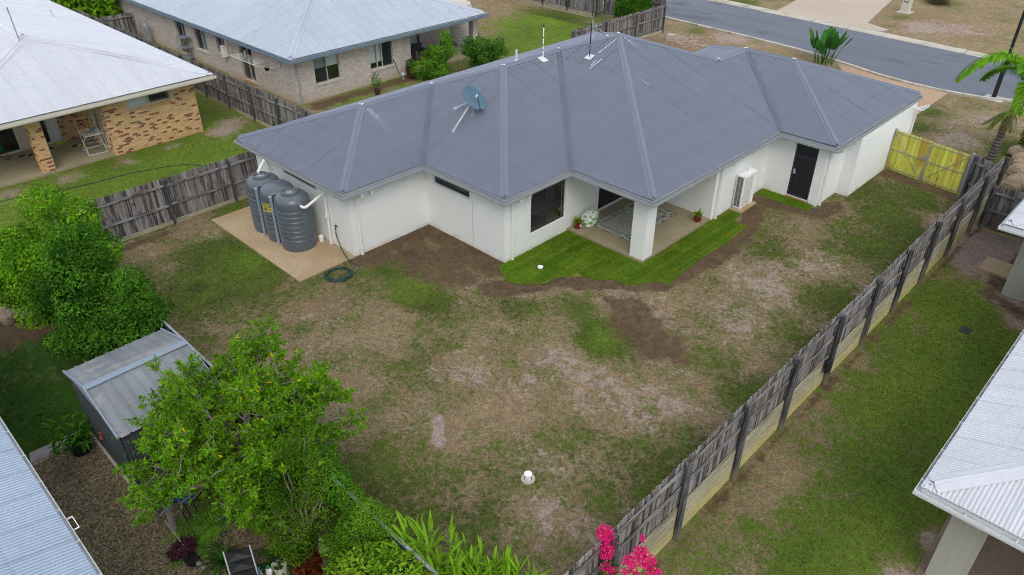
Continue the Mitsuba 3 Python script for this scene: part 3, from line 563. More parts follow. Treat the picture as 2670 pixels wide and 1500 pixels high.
bricks(W + '__column', (cx0, cy0), (cx1, cy0), 2.5, [], 60, z0=.09); bricks(W + '__column', (cx0, cy1), (cx0, cy0), 2.5, [], 90, z0=.09); bricks(W + '__column', (cx1, cy0), (cx1, cy1), 2.5, [], 90, z0=.09)
# mast and vent pipe on this roof
m = MB(); zr = lambda x, y: zbw + tw * (5.0 - x)
bx, by = -1.05, 23.5; z0 = 4.25
put(uniq('roof_mast'), MB().tube([(bx, by, z0 - .1), (bx - .02, by, z0 + 1.1), (bx - .03, by, z0 + 1.55)], .028, 8), 'galvanised'); COUNT['roof_mast'] = 1
tag('roof_mast', 'bare steel mast standing on the white roof near its hip end', 'mast')
put('roof_mast__base', MB().box(bx - .12, bx + .12, by - .12, by + .12, z0 - .14, z0 - .09).tube([(bx + .3, by + .1, z0 - .1), (bx, by, z0 + .35)], .014, 6), 'silver_frame')

# ------------------------------------------------------------------ pale brick house behind, light blue roof
L = thing('pale_brick_house', 'beige brick house under a light blue corrugated roof behind the centre house', 'house')
lx0, lx1, ly0, lz, lzb = 8.80, 22.40, 18.18, 2.45, 2.52; hl = (lx1 - lx0) / 2
ap = (lx0 + hl, ly0 + hl); apf = (lx0 + hl, 46.)
SL = {1: ([(lx0, ly0), (lx1, ly0), ap], Y, -ly0), 2: ([(lx0, 52), (lx0, ly0), ap, apf], X, -lx0), 3: ([(lx1, ly0), (lx1, 52), apf, ap], (1, 0), lx1)}
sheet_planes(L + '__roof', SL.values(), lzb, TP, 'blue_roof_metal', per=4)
for k, a, b, i, j in [('hip_cap', (lx0, ly0), ap, 1, 2), ('hip_cap', (lx1, ly0), ap, 1, 3), ('ridge_cap', ap, apf, 2, 3)]: cap_strip(L + '__roof__' + k, np.array(a) + unit2(np.array(b) - np.array(a)) * .32, b, [SL[i], SL[j]], lzb, TP, 'blue_roof_metal', .2)
eaves(L, [(lx0, 52), (lx0, ly0), (lx1, ly0), (lx1, 52)], lz, .62, 'bluegrey_trim', 'pale_trim', 'soffit_white', closed=False)
yl, xl = 18.84, 9.36
o1, o2 = (1.15, 2.71, .80, 2.18), (4.66, 6.22, .77, 2.14)
put(L + '__wall', wall_mesh((xl, yl), (16.85, yl), -.05, 2.3, [o1, o2]), 'beige_brick')
opening(L + '__window', (xl, yl), (16.85, yl), *o1, frame='silver_frame', mull=(.5,), screens=(0,), blinds=(0, 1), sill='beige_brick', blind_drop=.46); opening(L + '__window', (xl, yl), (16.85, yl), *o2, frame='silver_frame', mull=(.33, .55), screens=(2,), blinds=(0, 1), sill='beige_brick', blind_drop=.78)
yy = lambda y: 50 - y
ops = [(yy(32.15), yy(30.95), .1, 2.06, 'side_door', (0,), None), (yy(29.7), yy(28.3), .80, 2.06, 'window', (0,), 'beige_brick'), (yy(27.02), yy(26.03), 1.10, 2.06, 'window', (0,), 'beige_brick'), (yy(24.4), yy(23.06), .18, 2.10, 'sliding_door', (0,), 'tan_brick')]
put(L + '__wall', wall_mesh((xl, 50), (xl, yl), -.05, 2.3, [o[:4] for o in ops]), 'beige_brick')
for o in ops: opening(L + '__' + o[4], (xl, 50), (xl, yl), *o[:4], frame='silver_frame', mull=(.5,), screens=o[5], sill=o[6], inset=.1, blinds=(1,) if o[4] == 'window' else (), blind_mat='teal_blind')
put(L + '__wall', wall_mesh((16.85, yl), (16.85, 21.6), -.05, 2.3), 'beige_brick')
pd = (1.0, 2.9, .1, 2.15)
put(L + '__wall', wall_mesh((16.85, 21.6), (22.3, 21.6), -.05, 2.3, [pd]), 'beige_brick'); opening(L + '__patio_door', (16.85, 21.6), (22.3, 21.6), *pd, frame='dark_frame', mull=(.5,), blinds=(0, 1))
put(L + '__column', boxvf(21.85, 22.25, 19.0, 19.4, 0, 2.3), 'beige_brick')
put(L + '__downpipe', MB().tube([(xl + .12, yl - .06, 2.3), (xl + .12, yl - .06, 0)], .05, 8), 'gutter_grey')
put(L + '__hot_water_unit', MB().box(xl - .32, xl - .04, 25.72, 25.98, 1.12, 1.72), 'white_plastic')
put(L + '__pipe', MB().tube(curve([(xl - .06, 25.7, 1.72), (xl - .06, 25.55, 1.86), (xl - .06, 25.3, 1.8), (xl - .06, 25.2, 1.3)], 12), .02, 6), 'cream_trim')

# ------------------------------------------------------------------ white roofed house on the right
Rr = thing('right_house', 'house with white corrugated roof and grey rendered wall at the lower right', 'house')
rz, rzb = 2.2, 2.27; q0 = (2.64, -13.87); q1 = (15.34, -11.76); q2 = (15.34, -13.87)
SR = {1: ([q2, q0, (8.64, -19.87), (17.0, -19.87), (19.0, -17.53)], (0, 1), -13.87), 2: ([q0, (2.64, -25.87), (8.64, -19.87)], X, -2.64), 3: ([(24, -11.76), q1, (19.67, -16.09)], (0, 1), -11.76), 4: ([q1, q2, (19.0, -17.53), (19.67, -16.09)], X, -15.34)}
SR[4] = ([q1, q2, (19.67, -18.2), (19.67, -16.09)], X, -15.34); SR[1] = ([q2, q0, (8.64, -19.87), (21.34, -19.87)], (0, 1), -13.87)
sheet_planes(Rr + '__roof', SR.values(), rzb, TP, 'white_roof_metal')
for k, a, b, i, j in [('hip_cap', q0, (8.64, -19.87), 1, 2), ('hip_cap', q1, (19.67, -16.09), 3, 4)]: cap_strip(Rr + '__roof__' + k, np.array(a) + unit2(np.array(b) - np.array(a)) * .32, b, [SR[i], SR[j]], rzb, TP, 'white_roof_metal', .2)
eaves(Rr, [(24, -11.76), q1, q2, q0, (2.64, -25.87)], rz, .65, 'pale_trim', 'pale_trim', 'soffit_white', closed=False)
put(Rr + '__wall', wall_mesh((16.35, -12.41), (16.35, -14.6), -.55, 2.1), 'right_wall_render'); put(Rr + '__wall', wall_mesh((23.4, -12.41), (16.55, -12.41), -.55, 2.1), 'right_wall_render'); put(Rr + '__wall', wall_mesh((16.35, -14.6), (8.5, -14.6), -.55, 2.1), 'right_wall_render'); put(Rr + '__wall', wall_mesh((8.5, -14.6), (8.5, -26), -.55, 2.1), 'right_wall_render')
put(Rr + '__column', boxvf(3.42, 3.80, -15.22, -14.56, -.55, 2.1), 'right_wall_render')
m = MB()
for k in range(60): x = rng.uniform(2.9, 9); m.box(x, x + rng.uniform(.03, .1), -13.95, -13.91, rz - .095, rz - .07)
put(Rr + '__gutter_leaves', m, 'brown_brick'); labels[Rr + '__gutter_leaves'] = {'kind': 'stuff'}
m = MB()
for x in np.arange(3.0, 15, 1.1): m.box(x, x + .03, -13.985, -13.86, rz - .002, rz + .008)
for y in np.arange(-25, -14.3, .85): m.box(2.64, 2.75, y, y + .03, rz - .002, rz + .008)
put(Rr + '__gutter_strap', m, 'pale_trim')

# ------------------------------------------------------------------ house at the lower left
BLH = thing('lower_left_house', 'steel blue corrugated roof edge at the lower left corner', 'house')
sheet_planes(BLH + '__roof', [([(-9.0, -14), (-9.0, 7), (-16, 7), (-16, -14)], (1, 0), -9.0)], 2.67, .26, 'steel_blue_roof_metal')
eaves(BLH, [(-9.0, -14), (-9.0, 7)], 2.6, .6, 'pale_trim', 'pale_trim', 'soffit_white', closed=False)
put(BLH + '__wall', wall_mesh((-9.6, -14), (-9.6, 7), -.05, 2.5), 'beige_brick')
m = MB()
for y in np.arange(-13.6, 7, .95): m.box(-9.115, -9.0, y, y + .03, 2.598, 2.608)
put(BLH + '__gutter_strap', m, 'pale_trim')
put(BLH + '__gutter_bracket', MB().box(-8.985, -8.90, -3.75, -3.735, 2.55, 2.57).box(-8.985, -8.90, -3.42, -3.405, 2.55, 2.57).box(-8.912, -8.90, -3.735, -3.42, 2.55, 2.57), 'bright_white')

# ------------------------------------------------------------------ fences
def fence(key, label, p, q, zb, zt, side, posts=2.45, rails=(.35, 1.45), pw=.1, round_post=False, plinth=.15, sleepers=None, post_list=None, zpost=None, seed=3, as_stuff=False, group=None):
    """paling fence from p to q; rails and posts stand on the left of p->q when side is +1"""
    r = np.random.default_rng(seed); k = thing(key, label, 'fence', group)
    p, q = np.asarray(p, float), np.asarray(q, float); Ln = np.linalg.norm(q - p); d = (q - p) / Ln; n = np.array([-d[1], d[0]]) * side
    ax = 'x' if abs(d[0]) > .7 else 'y'
    P = lambda u, o, z: np.array([*(p + d * u + n * o), z]); u = 0.0; i = 0; st = MB()
    while u < Ln - .02:
        w_ = pw * r.uniform(.93, 1.03); b = min(u + w_, Ln); o0 = -.012 - (.011 if i % 2 else 0) - .004 * r.random(); top = zt + r.normal(0, .012) - (.03 if r.random() < .05 else 0); lean = r.normal(0, .004)
        v = [P(uu + lean * (z > zb + .5), o, z) for z in (zb + plinth * .6, top) for o in (o0 - .016, o0) for uu in (u, b + .006)]
        if as_stuff: st.add(v, BF)
        else: put(k + '__paling', (np.array(v), BF), 'weathered_wood_z')
        u = b + .002; i += 1
    if as_stuff: put(k + '__paling', st, 'weathered_wood_z'); labels[k + '__paling'] = {'kind': 'stuff'}
    pl = post_list if post_list is not None else np.arange(.15, Ln, posts)
    for u in pl:
        zp = zt - .06 + r.normal(0, .015) if zpost is None else zpost + r.normal(0, .02)
        zlow = zb - (.5 if sleepers else 0) - .05
        if round_post:
            m = MB().tube([P(u, .115, zlow), P(u, .115, zlow + 1.0), P(u, .115, zp)], [.083, .078, .072], 12)
            m.tube(curve([P(u, .115, zp - .001), P(u, .115, zp + .004)], 2), [.072, .066], 12)
            put(k + '__post', m, 'post_wood', smooth=40)
        else: put(k + '__post', MB().add([P(uu, o, z) for z in (zb - .05, zp) for o in (.001, .09) for uu in (u - .045, u + .045)], BF), 'post_wood')
    ends = [0, *pl, Ln]
    for a, b in zip(ends[:-1], ends[1:]):
        if b - a < .2: continue
        for rz_ in rails:
            z = zb + rz_ + r.normal(0, .01); z2 = z + r.normal(0, .01)
            v = [P(uu, o, (z if uu < (a + b) / 2 else z2) + dz) for dz in (0, .085) for o in (.0015, .040) for uu in (a + .002, b - .002)]
            put(k + '__rail', (np.array(v), BF), 'weathered_wood_' + ax)
        if plinth:
            v = [P(uu, o, z) for z in (zb - .02, zb + plinth) for o in (.0015, .028) for uu in (a + .002, b - .002)]; put(k + '__plinth', (np.array(v), BF), 'sleeper_wood')
        if sleepers:
            for j in range(sleepers):
                z0_ = zb - .56 + j * .2; v = [P(uu, o + .006 * r.random(), z) for z in (z0_ + .004, z0_ + .197) for o in (.0, .052) for uu in (a + .002, b - .002)]; put(k + '__sleeper', (np.array(v), BF), 'sleeper_wood')
    return k
F1 = fence('paling_fence', 'long weathered paling fence on timber retaining sleepers at the right side of the yard', (-4.8, -10.17), (22.62, -10.1), 0, 1.8, -1, rails=(1.02, 1.56), round_post=True, plinth=.0, sleepers=5, post_list=[.35, 2.85, 5.32, 7.76, 10.13, 12.69, 15.17, 17.5, 19.9, 22.42, 24.87, 27.2], zpost=1.83, pw=.0965)
put(F1 + '__meter_box', lathevf([(0, 0), (.13, .0), (.15, .03), (.15, .36), (.13, .40), (0, .41)], (7.62, -10.30, .12), 14, 1, .5), 'black_metal')
fence('paling_fence', 'grey paling fence between the tank and the dense trees', (-4.8, 11.0), (6.58, 11.06), 0, 1.8, -1, rails=(.72, 1.48), post_list=[.4, 1.35, 3.85, 6.35, 8.85, 11.0], zpost=1.74)
fence('paling_fence', 'long weathered paling fence beside the cream brick wall and white roof', (6.6, 10.9), (6.62, 41.0), 0, 1.78, 1, rails=(.72, 1.42), seed=5)
fence('paling_fence', 'paling fence ending at the street beside the dry lawn', (25.0, 13.85), (34.45, 13.78), 0, 1.8, -1, rails=(.28, .95, 1.6), plinth=.18, seed=6, posts=3.1)
FB = fence('paling_fence', 'brown paling fence at the far end of the green back lawn', (34.2, 32), (34.2, 19.5), .22, 2.05, -1, rails=(.08, 1.42), seed=7, plinth=.0)
put(FB + '__retaining_board', MB().box(34.16, 34.24, 19.5, 32, -.05, .32), 'sleeper_wood')
fence('paling_fence', 'short paling fence return beside the far bush', (34.2, 19.48), (35.1, 19.45), .22, 2.05, -1, rails=(.08, 1.42), seed=8, plinth=0)
fence('paling_fence', 'paling fence panel behind the round green bush near the street', (35.1, 19.4), (34.8, 14.0), .22, 2.05, -1, rails=(.08, 1.42), seed=9, plinth=0)
fence('paling_fence', 'grey paling fence under the small white roof corner on the right', (20.72, -10.32), (20.72, -14.5), -.5, 1.3, -1, rails=(.12, .80, 1.48), seed=10, plinth=.1)
fence('paling_fence', 'short paling fence joining the yellow gate to the long fence', (21.80, -9.22), (21.25, -10.06), .05, 1.85, -1, rails=(.62, 1.48), seed=11, plinth=0, posts=9)
fence('paling_fence', 'narrow paling screen beside the gas bottle', (6.8, 37.2), (8.9, 37.2), 0, 1.75, -1, rails=(.2, 1.5), seed=12, plinth=0, posts=2)
# dark metal fence along the back boundary
CF = thing('metal_fence', 'dark sheet metal fence with pale top rail behind the leafy shrubs', 'fence')
m = MB(); ys = np.arange(-10.1, 10.95, .02); xs = -4.8 + .016 * np.sign(np.sin(ys * 2 * np.pi / .19)) * np.minimum(1, np.abs(np.sin(ys * 2 * np.pi / .19)) * 2)
V = np.vstack([np.column_stack([xs, ys, np.full(len(ys), z)]) for z in (.03, 1.75)]); k_ = len(ys); f = np.array([[i, i + 1, k_ + i + 1, k_ + i] for i in range(k_ - 1)])
put(CF + '__sheet', (V, f), 'shed_wall_metal')
for y in np.arange(-10, 10.9, 2.38): put(CF + '__post', boxvf(-4.835, -4.765, y - .03, y + .03, 0, 1.80), 'shed_wall_metal')
put(CF + '__top_rail', MB().box(-4.83, -4.77, -10.1, 10.95, 1.752, 1.80), 'gutter_grey')
# the pine double gate
G = thing('gate', 'yellow pine double gate with silver tube frame between house and fence', 'gate')
g0, gm, g1 = np.array([22.40, -6.0]), np.array([22.10, -7.58]), np.array([21.84, -9.10])
r2 = np.random.default_rng(4)
def leaf_gate(a, b, up, zoff):
    L_ = np.linalg.norm(b - a); d = (b - a) / L_; n = np.array([-1.0, -d[0] / d[1] * -1]); n = np.array([d[1], -d[0]]); n = n if n[0] < 0 else -n
    P = lambda u, o, z: np.array([*(a + d * u + n * o), z])
    u = .0
    while u < L_ - .03:
        w_ = .093; top = 1.80 + r2.normal(0, .006) + zoff
        v = [P(uu, o, z) for z in (.09, top) for o in (-.022, -.001 - .008 * r2.random()) for uu in (u + .004, min(u + w_, L_) - .004)]
        put(G + '__board', (np.array(v), BF), 'fresh_pine'); u += w_ + .004
    m = MB(); rr = .016
    z0_, z1_, zm = .20 + zoff * .0, 1.74 + zoff, .98
    for za, zb_ in [(z0_, z0_), (z1_, z1_), (zm, zm)]: m.tube([P(.03, .024, za), P(L_ - .03, .024, zb_)], rr, 8)
    for uu in (.03, L_ - .03): m.tube([P(uu, .024, z0_), P(uu, .024, z1_)], rr, 8)
    m.tube([P(.05, .026, z1_ - .03), P(L_ - .06, .026, z0_ + .03)] if up else [P(.06, .026, z0_ + .03), P(L_ - .05, .026, z1_ - .03)], rr * .8, 8)
    put(G + '__frame', m, 'galvanised', smooth=40)
leaf_gate(g0, gm + (g0 - gm) * .01, True, .0); leaf_gate(gm + (g1 - gm) * .01, g1, False, -.04)
put(G + '__latch', MB().box(gm[0] - .06, gm[0] - .03, gm[1] + .02, gm[1] + .20, 1.02, 1.17).tube([(gm[0] - .07, gm[1], .5), (gm[0] - .07, gm[1], .02)], .012, 6), 'galvanised')
put(G + '__post', boxvf(22.36, 22.46, -5.99, -5.985 + .0 - .0 + .0 - .0 + .0 if False else -5.985, 0, 1.8) if False else boxvf(22.40, 22.48, -6.075, -6.0, -.05, 1.84), 'galvanised')
put(G + '__post', boxvf(21.76, 21.86, -9.22, -9.12, -.05, 1.86), 'galvanised')

# ------------------------------------------------------------------ water tank
t = thing('water_tank', 'grey triple cylinder rainwater tank against the white wall', 'tank')
def tank_prof(h=2.08, r=.60):
    pr = [(r * .97, 0), (r, .05), (r, .36)]
    for z in np.arange(.42, 1.50, .18): pr += [(r, z - .04), (r - .014, z - .015), (r + .010, z), (r - .006, z + .018), (r, z + .04)]
    pr += [(r * .985, 1.72), (r * .95, 1.83), (r * .84, 1.93), (r * .66, 1.985), (r * .42, 2.02), (0, 2.03)]
    return pr
for cy in (6.25, 7.20, 8.15): put(t + '__body', lathevf(tank_prof(), (1.42, cy, .045), 56, 1, 1.04), 'tank_plastic', smooth=30)
for cy in (6.25, 8.15):
    put(t + '__manhole', lathevf([(.30, 1.99), (.29, 2.075), (.26, 2.095), (.235, 2.085), (.23, 2.035), (.225, 2.03)], (1.38, cy, .045), 40), 'tank_plastic', smooth=40)
    m = MB().add(*lathevf([(.232, 2.036), (0, 2.04)], (1.38, cy, .045), 40))
    put(t + '__strainer', m, 'black_metal')
    m = MB()
    for a in np.arange(0, np.pi, np.pi / 6): m.beam((1.38 - .22 * math.cos(a), cy - .22 * math.sin(a), 2.087), (1.38 + .22 * math.cos(a), cy + .22 * math.sin(a), 2.087), .012, .006)
    for q in (.08, .15, .21): m.tube([(1.38 + q * math.cos(a), cy + q * math.sin(a), 2.088) for a in np.linspace(0, 2 * np.pi, 25)], .004, 5)
    put(t + '__strainer__mesh', m, 'silver_frame')
for cy in (6.725, 7.675):
    for sx, x in ((-1, .885), (1, 1.95)):
        put(t + '__strut', MB().box(x - .03, x + .03, cy - .035, cy + .035, .05, 1.90).box(x - .045, x + .045, cy - .05, cy + .05, 1.86, 1.93), 'steel_blue_roof_metal')
    put(t + '__tie_rod', MB().tube([(.89, cy, 1.9), (1.42, cy, 1.965), (1.95, cy, 1.9)], .016, 8), 'black_metal')
for cy, dy in ((5.70, -1), (8.72, 1)): put(t + '__inlet', MB().tube([(1.36, cy - dy * .30, 1.98), (1.36, cy - dy * .02, 1.86), (1.36, cy + dy * .10, 1.82)], [.06, .075, .075], 14), 'tank_plastic', smooth=40)
def tank_sign():
    """yellow plate bent round the middle cylinder"""
    cx_, cy_, r_ = 1.42, 7.20, .612; a0, a1_ = math.radians(176), math.radians(214); z0_, z1_ = 1.26, 1.58; n_ = 12
    bend = lambda u, z, dr_: (cx_ + (r_ + dr_) * math.cos(a0 + u / r_), cy_ + (r_ * 1.04 + dr_) * math.sin(a0 + u / r_), z)
    W_ = (a1_ - a0) * r_; V = [bend(W_ * i / n_, z, 0) for z in (z0_, z1_) for i in range(n_ + 1)]; f = [[i, i + 1, n_ + 2 + i, n_ + 1 + i] for i in range(n_)]
    pv = np.array(V); put(t + '__sign', (pv, np.array(f)), 'sign_yellow')
    V = [bend(.015 + (W_ - .03) * i / n_, z, .003) for z in (z0_ + .17, z1_ - .015) for i in range(n_ + 1)]; put(t + '__sign__panel', (np.array(V), np.array(f)), 'black_metal')
    for txt, zt_, ht, mt in (('WARNING', z0_ + .20, .08, 'sign_yellow'), ('RAINWATER', z0_ + .045, .09, 'black_metal')):
        tm = meshkit.text_mesh(txt, ht, .002, True); tv = np.array(tm.vertices); wd = tv[:, 0].max(); sc = (W_ - .07) / wd
        tv2 = np.array([bend(.035 + x * sc, zt_ + y, .005 + z) for x, y, z in tv]); put(t + '__sign__lettering', (tv2, np.array(tm.faces)), mt)
mat('sign_yellow', (.72, .66, .10), .5, .4)
tank_sign()
put(uniq('overflow_pipe'), MB().tube(curve([(1.36, 5.62, 1.80), (1.37, 5.50, 1.78), (1.5, 5.42, 1.80), (2.05, 5.40, 2.02), (2.19, 5.40, 2.03), (2.21, 5.42, 1.95), (2.21, 5.44, 1.5), (2.21, 5.45, 1.05)], 40), .048, 12).tube([(2.21, 5.45, 1.22), (2.21, 5.45, .05)], .05, 12).tube([(2.21, 5.45, 1.26), (2.21, 5.45, 1.08)], .075, 12).tube([(2.21, 5.45, 1.17), (2.11, 5.40, 1.17)], .05, 10).tube([(2.21, 5.45, .25), (2.21, 5.45, .05)], .062, 12), 'white_plastic', smooth=40)
COUNT['overflow_pipe'] = 1; tag('overflow_pipe', 'white plastic pipe running from the nearest tank cylinder down the wall', 'pipe')
put('inlet_pipe', MB().tube([(1.86, 8.55, 2.44), (1.50, 8.35, 2.26), (1.37, 8.26, 2.19)], .05, 12).tube([(1.40, 8.28, 2.205), (1.36, 8.25, 2.185)], .062, 12).tube(curve([(2.1, 8.9, 2.45), (2.15, 9.0, 2.2), (2.2, 9.0, 1.5), (2.2, 9.0, .05)], 14), .045, 10), 'white_plastic', smooth=40); tag('inlet_pipe', 'white pipe under the eave pouring into the farthest tank opening', 'pipe')

# hose and cup
m = MB(); r3 = np.random.default_rng(8); pts = []
for a in np.linspace(0, 2 * np.pi * 9, 420):
    k_ = a / (2 * np.pi); rr = .40 + .045 * math.sin(k_ * 2.1) + .03 * math.sin(k_ * 5.3 + 1); pts.append((1.22 + rr * math.cos(a + 3.9) + .02 * math.sin(k_ * 3), 3.56 + rr * math.sin(a + 3.9), .02 + .006 * k_ + .008 * math.sin(a * 3.1)))
lead = curve([pts[-1], (1.75, 3.5, .06), (1.95, 3.75, .05), (2.02, 4.25, .09), (2.1, 4.75, .45), (2.17, 4.98, .80), (2.19, 5.0, .84)], 40)
lead2 = curve([pts[0], (1.85, 3.35, .02), (2.0, 3.6, .03), (1.98, 4.2, .06), (2.14, 4.9, .52), (2.19, 5.01, .78)], 40)
m.tube(pts, .011, 6).tube(lead, .011, 6).tube(lead2, .011, 6); mat('hose_green', (.008, .055, .045), .4, .5)
put('garden_hose', m, 'hose_green', smooth=True); tag('garden_hose', 'coiled dark green garden hose on the grass, leading up to the wall tap', 'hose')
put('garden_hose__fitting', MB().tube([(2.19, 5.0, .86), (2.19, 5.0, .78)], .022, 8), 'red_brick')
m = MB().lathe([(0, .0), (.075, .0), (.085, .01), (.09, .2), (.094, .21), (.08, .21), (.075, .02), (0, .018)], (2.08, 5.86, .045), 20); put('plastic_cup', m, 'bright_white', smooth=40); tag('plastic_cup', 'small white plastic container on the tank pad', 'container')

# ------------------------------------------------------------------ air conditioner
A = thing('air_conditioner', 'tall white outdoor air conditioner with grey fan grilles beside the wall', 'air conditioner')
ax0, ax1, ay0, ay1, az0, az1 = 14.58, 15.50, -3.60, -3.27, .10, 1.45
put(A + '__cabinet', MB().box(ax0, ax1, ay0, ay1, az0 + .04, az1).box(ax0 + .05, ax0 + .2, ay0 + .02, ay1 - .02, az0 - .02, az0 + .04).box(ax1 - .2, ax1 - .05, ay0 + .02, ay1 - .02, az0 - .02, az0 + .04), 'bright_white')
m = MB().box(ax0 - .004, ax0 - .002, ay0 + .045, ay1 - .03, az0 + .08, az1 - .06); put(A + '__side_coil', m, 'dark_frame')
m = MB()
for z in np.arange(az0 + .10, az1 - .06, .07): m.box(ax0 - .012, ax0 - .005, ay0 + .045, ay1 - .03, z, z + .010)
for y in (ay0 + .05, (ay0 + ay1) / 2, ay1 - .04): m.box(ax0 - .013, ax0 - .006, y, y + .012, az0 + .08, az1 - .06)
put(A + '__side_guard', m, 'pale_trim')
mat('grille_beige', (.47, .43, .40), .7, .3)
for z0_ in (az0 + .10, az0 + .70):
    m = MB().box(ax0 + .07, ax0 + .66, ay0 - .010, ay0 + .001, z0_, z0_ + .56)
    put(A + '__fan_grille', m, 'grille_beige'); m = MB()
    for z in np.arange(z0_ + .03, z0_ + .55, .035): m.box(ax0 + .09, ax0 + .64, ay0 - .018, ay0 - .011, z, z + .010)
    put(A + '__fan_grille__slats', m, 'white_plastic'); labels[A + '__fan_grille__slats'] = {'kind': 'stuff'}
COUNT[A + '__fan_grille__slats'] = 2
put(A + '__badge', boxvf(ax1 - .2, ax1 - .04, ay0 - .006, ay0, az1 - .12, az1 - .10), 'dish_paint'); put(A + '__base_slab', boxvf(14.45, 15.66, -3.72, -3.22, -.02, .08), 'pad_aggregate')
put('bottle', MB().lathe([(0, 0), (.05, 0), (.05, .10), (.03, .14), (.03, .17), (.045, .20), (.03, .24), (0, .245)], (15.12, -3.45, az1), 14), 'bright_white', smooth=40); tag('bottle', 'small white bottle standing on top of the air conditioner', 'bottle')

# ------------------------------------------------------------------ verandah things
put('rug', grid_sheet(9.64, 12.62, -2.1, -.22, .106, 12, 8), 'woven_rug'); tag('rug', 'patterned black and beige outdoor rug on the verandah slab', 'rug')
bm = trimesh.creation.icosphere(4, 1.0); v = np.array(bm.vertices); nn = meshkit.fbm(v * 2.2 + 5, 4)[:, None] - .5
v = np.sign(v) * np.abs(v) ** .72; v = v * (1 + .5 * nn); v *= [.34, .25, .30]; v[:, 2] = np.maximum(v[:, 2], -.24); v[:, 0] += .28 * v[:, 2]
put('bag', (v + [9.66, -.12 - .12, .36], bm.faces), 'leafy_bag_print', smooth=True); tag('bag', 'crumpled white bag with green leaf print leaning on the verandah wall', 'bag')
def leaf_strip(base, dirv, length, width, droop, n=6, up=(0, 0, 1), fold=.15):
    """one bent blade; returns (V, F)"""
    base, d = np.asarray(base, float), np.asarray(dirv, float); d = d / np.linalg.norm(d); s = np.cross(d, up); s /= np.linalg.norm(s) + 1e-9; V = []; p = base.copy()
    for i in range(n + 1):
        f = i / n; w_ = width * (math.sin(math.pi * min(1, .12 + .88 * f)) ** .7 if f < 1 else 0) * .5 + .001; nrm = np.cross(s, d)
        V += [p - s * w_ + nrm * fold * w_, p, p + s * w_ + nrm * fold * w_]; d = d + np.array([0, 0, -droop / n]); d /= np.linalg.norm(d); p = p + d * length / n
    f = [[i * 3 + j, i * 3 + j + 1, i * 3 + j + 4, i * 3 + j + 3] for i in range(n) for j in (0, 1)]
    return np.array(V), np.array(f)
def rosette(ctr, n, length, width, elev, droop, col, seed, jitter=.25, dark=.5):
    r = np.random.default_rng(seed); m = MB()
    for i in range(n):
        a = i * 2.39996 + r.normal(0, .1); el = elev[0] + (elev[1] - elev[0]) * (i / n) + r.normal(0, .06); d = (math.cos(a) * math.cos(el), math.sin(a) * math.cos(el), math.sin(el))
        v, f = leaf_strip(ctr, d, length * r.uniform(1 - jitter, 1 + jitter), width * r.uniform(.8, 1.15), droop * r.uniform(.6, 1.3)); m.add(v, f, np.array(col) * r.uniform(dark, 1.25))
    return m
mat('glazed_pot', (.15, .018, .015), .25, .5)
def pot_plant(x, y, z, lab):
    k = thing('potted_bromeliad', lab, 'potted plant'); put(k + '__pot', lathevf([(0, 0), (.10, 0), (.13, .06), (.142, .16), (.13, .25), (.14, .27), (.115, .27), (.10, .24), (0, .235)], (x, y, z), 28), 'glazed_pot', smooth=40)
    put(k + '__leaves', rosette((x, y, z + .24), 26, .26, .05, (1.3, .35), .9, (.22, .42, .03), int(x * 100)), 'leaf', smooth=False, color=True)
    put(k + '__flower', rosette((x, y, z + .27), 9, .12, .035, (1.4, .8), .3, (.50, .10, .02), 5), 'leaf', color=True)
    return k
k_ = pot_plant(9.12, -.10, .10, 'small red pot with a green bromeliad left of the leafy bag'); put(k_ + '__tag', MB().box(9.09, 9.17, -.244, -.241, .20, .29), 'bright_white')
pot_plant(12.66, -2.95, .10, 'small red pot with a green bromeliad at the right end of the verandah')
for x, y, z, h_, lab in ((-.87, -7.05, 0, .20, 'white capped inspection pipe in a concrete ring on the dry lawn'), (6.2, -.95, 0, .10, 'small white round drain cap in the new turf')):
    k = thing('inspection_pipe', lab, 'drain cap'); put(k + '__cap', lathevf([(.075, -.1), (.075, h_ - .03), (.095, h_ - .03), (.095, h_), (.085, h_ + .006), (0, h_ + .008)], (x, y, z), 26), 'bright_white', smooth=40)
    if h_ > .15: put(k + '__concrete_ring', lathevf([(.17, -.02), (.165, .05), (.15, .06), (.10, .055), (.09, -.02)], (x, y, z), 26), 'kerb_concrete', smooth=40)
put('drain_grate', MB().box(13.15, 13.5, -12.4, -12.1, -.51, -.485), 'black_metal'); tag('drain_grate', 'small dark drain grate in the right hand lawn', 'drain')

# ------------------------------------------------------------------ roof antennas, dish
D = thing('satellite_dish', 'blue grey satellite dish with white struts on the grey roof', 'satellite dish')
foot = np.array([7.87, 3.98, 3.65]); dc = foot + np.array([.06, .02, .62]); dn = np.array([.08, -.62, .72]); dn /= np.linalg.norm(dn)
s1 = np.cross(dn, [0, 0, 1.0]); s1 /= np.linalg.norm(s1); s2 = np.cross(s1, dn); m = MB(); V, F_ = [], []; nr, na = 10, 48
for shell in (0, -.012):
    for i in range(nr + 1):
        rr = .47 * i / nr
        for a in np.arange(na) * 2 * np.pi / na: V.append(dc + s1 * rr * math.cos(a) * .96 + s2 * rr * math.sin(a) * 1.08 + dn * (.11 * (rr / .47) ** 2 - .06 + shell))
o = (nr + 1) * na
for i in range(nr):
    for k in range(na): F_ += [[i * na + k, (i + 1) * na + k, (i + 1) * na + (k + 1) % na, i * na + (k + 1) % na], [o + i * na + k, o + i * na + (k + 1) % na, o + (i + 1) * na + (k + 1) % na, o + (i + 1) * na + k]]
for k in range(na): F_.append([nr * na + k, o + nr * na + k, o + nr * na + (k + 1) % na, nr * na + (k + 1) % na])
put(D + '__reflector', (np.array(V), np.array(F_)), 'dish_paint', smooth=30)
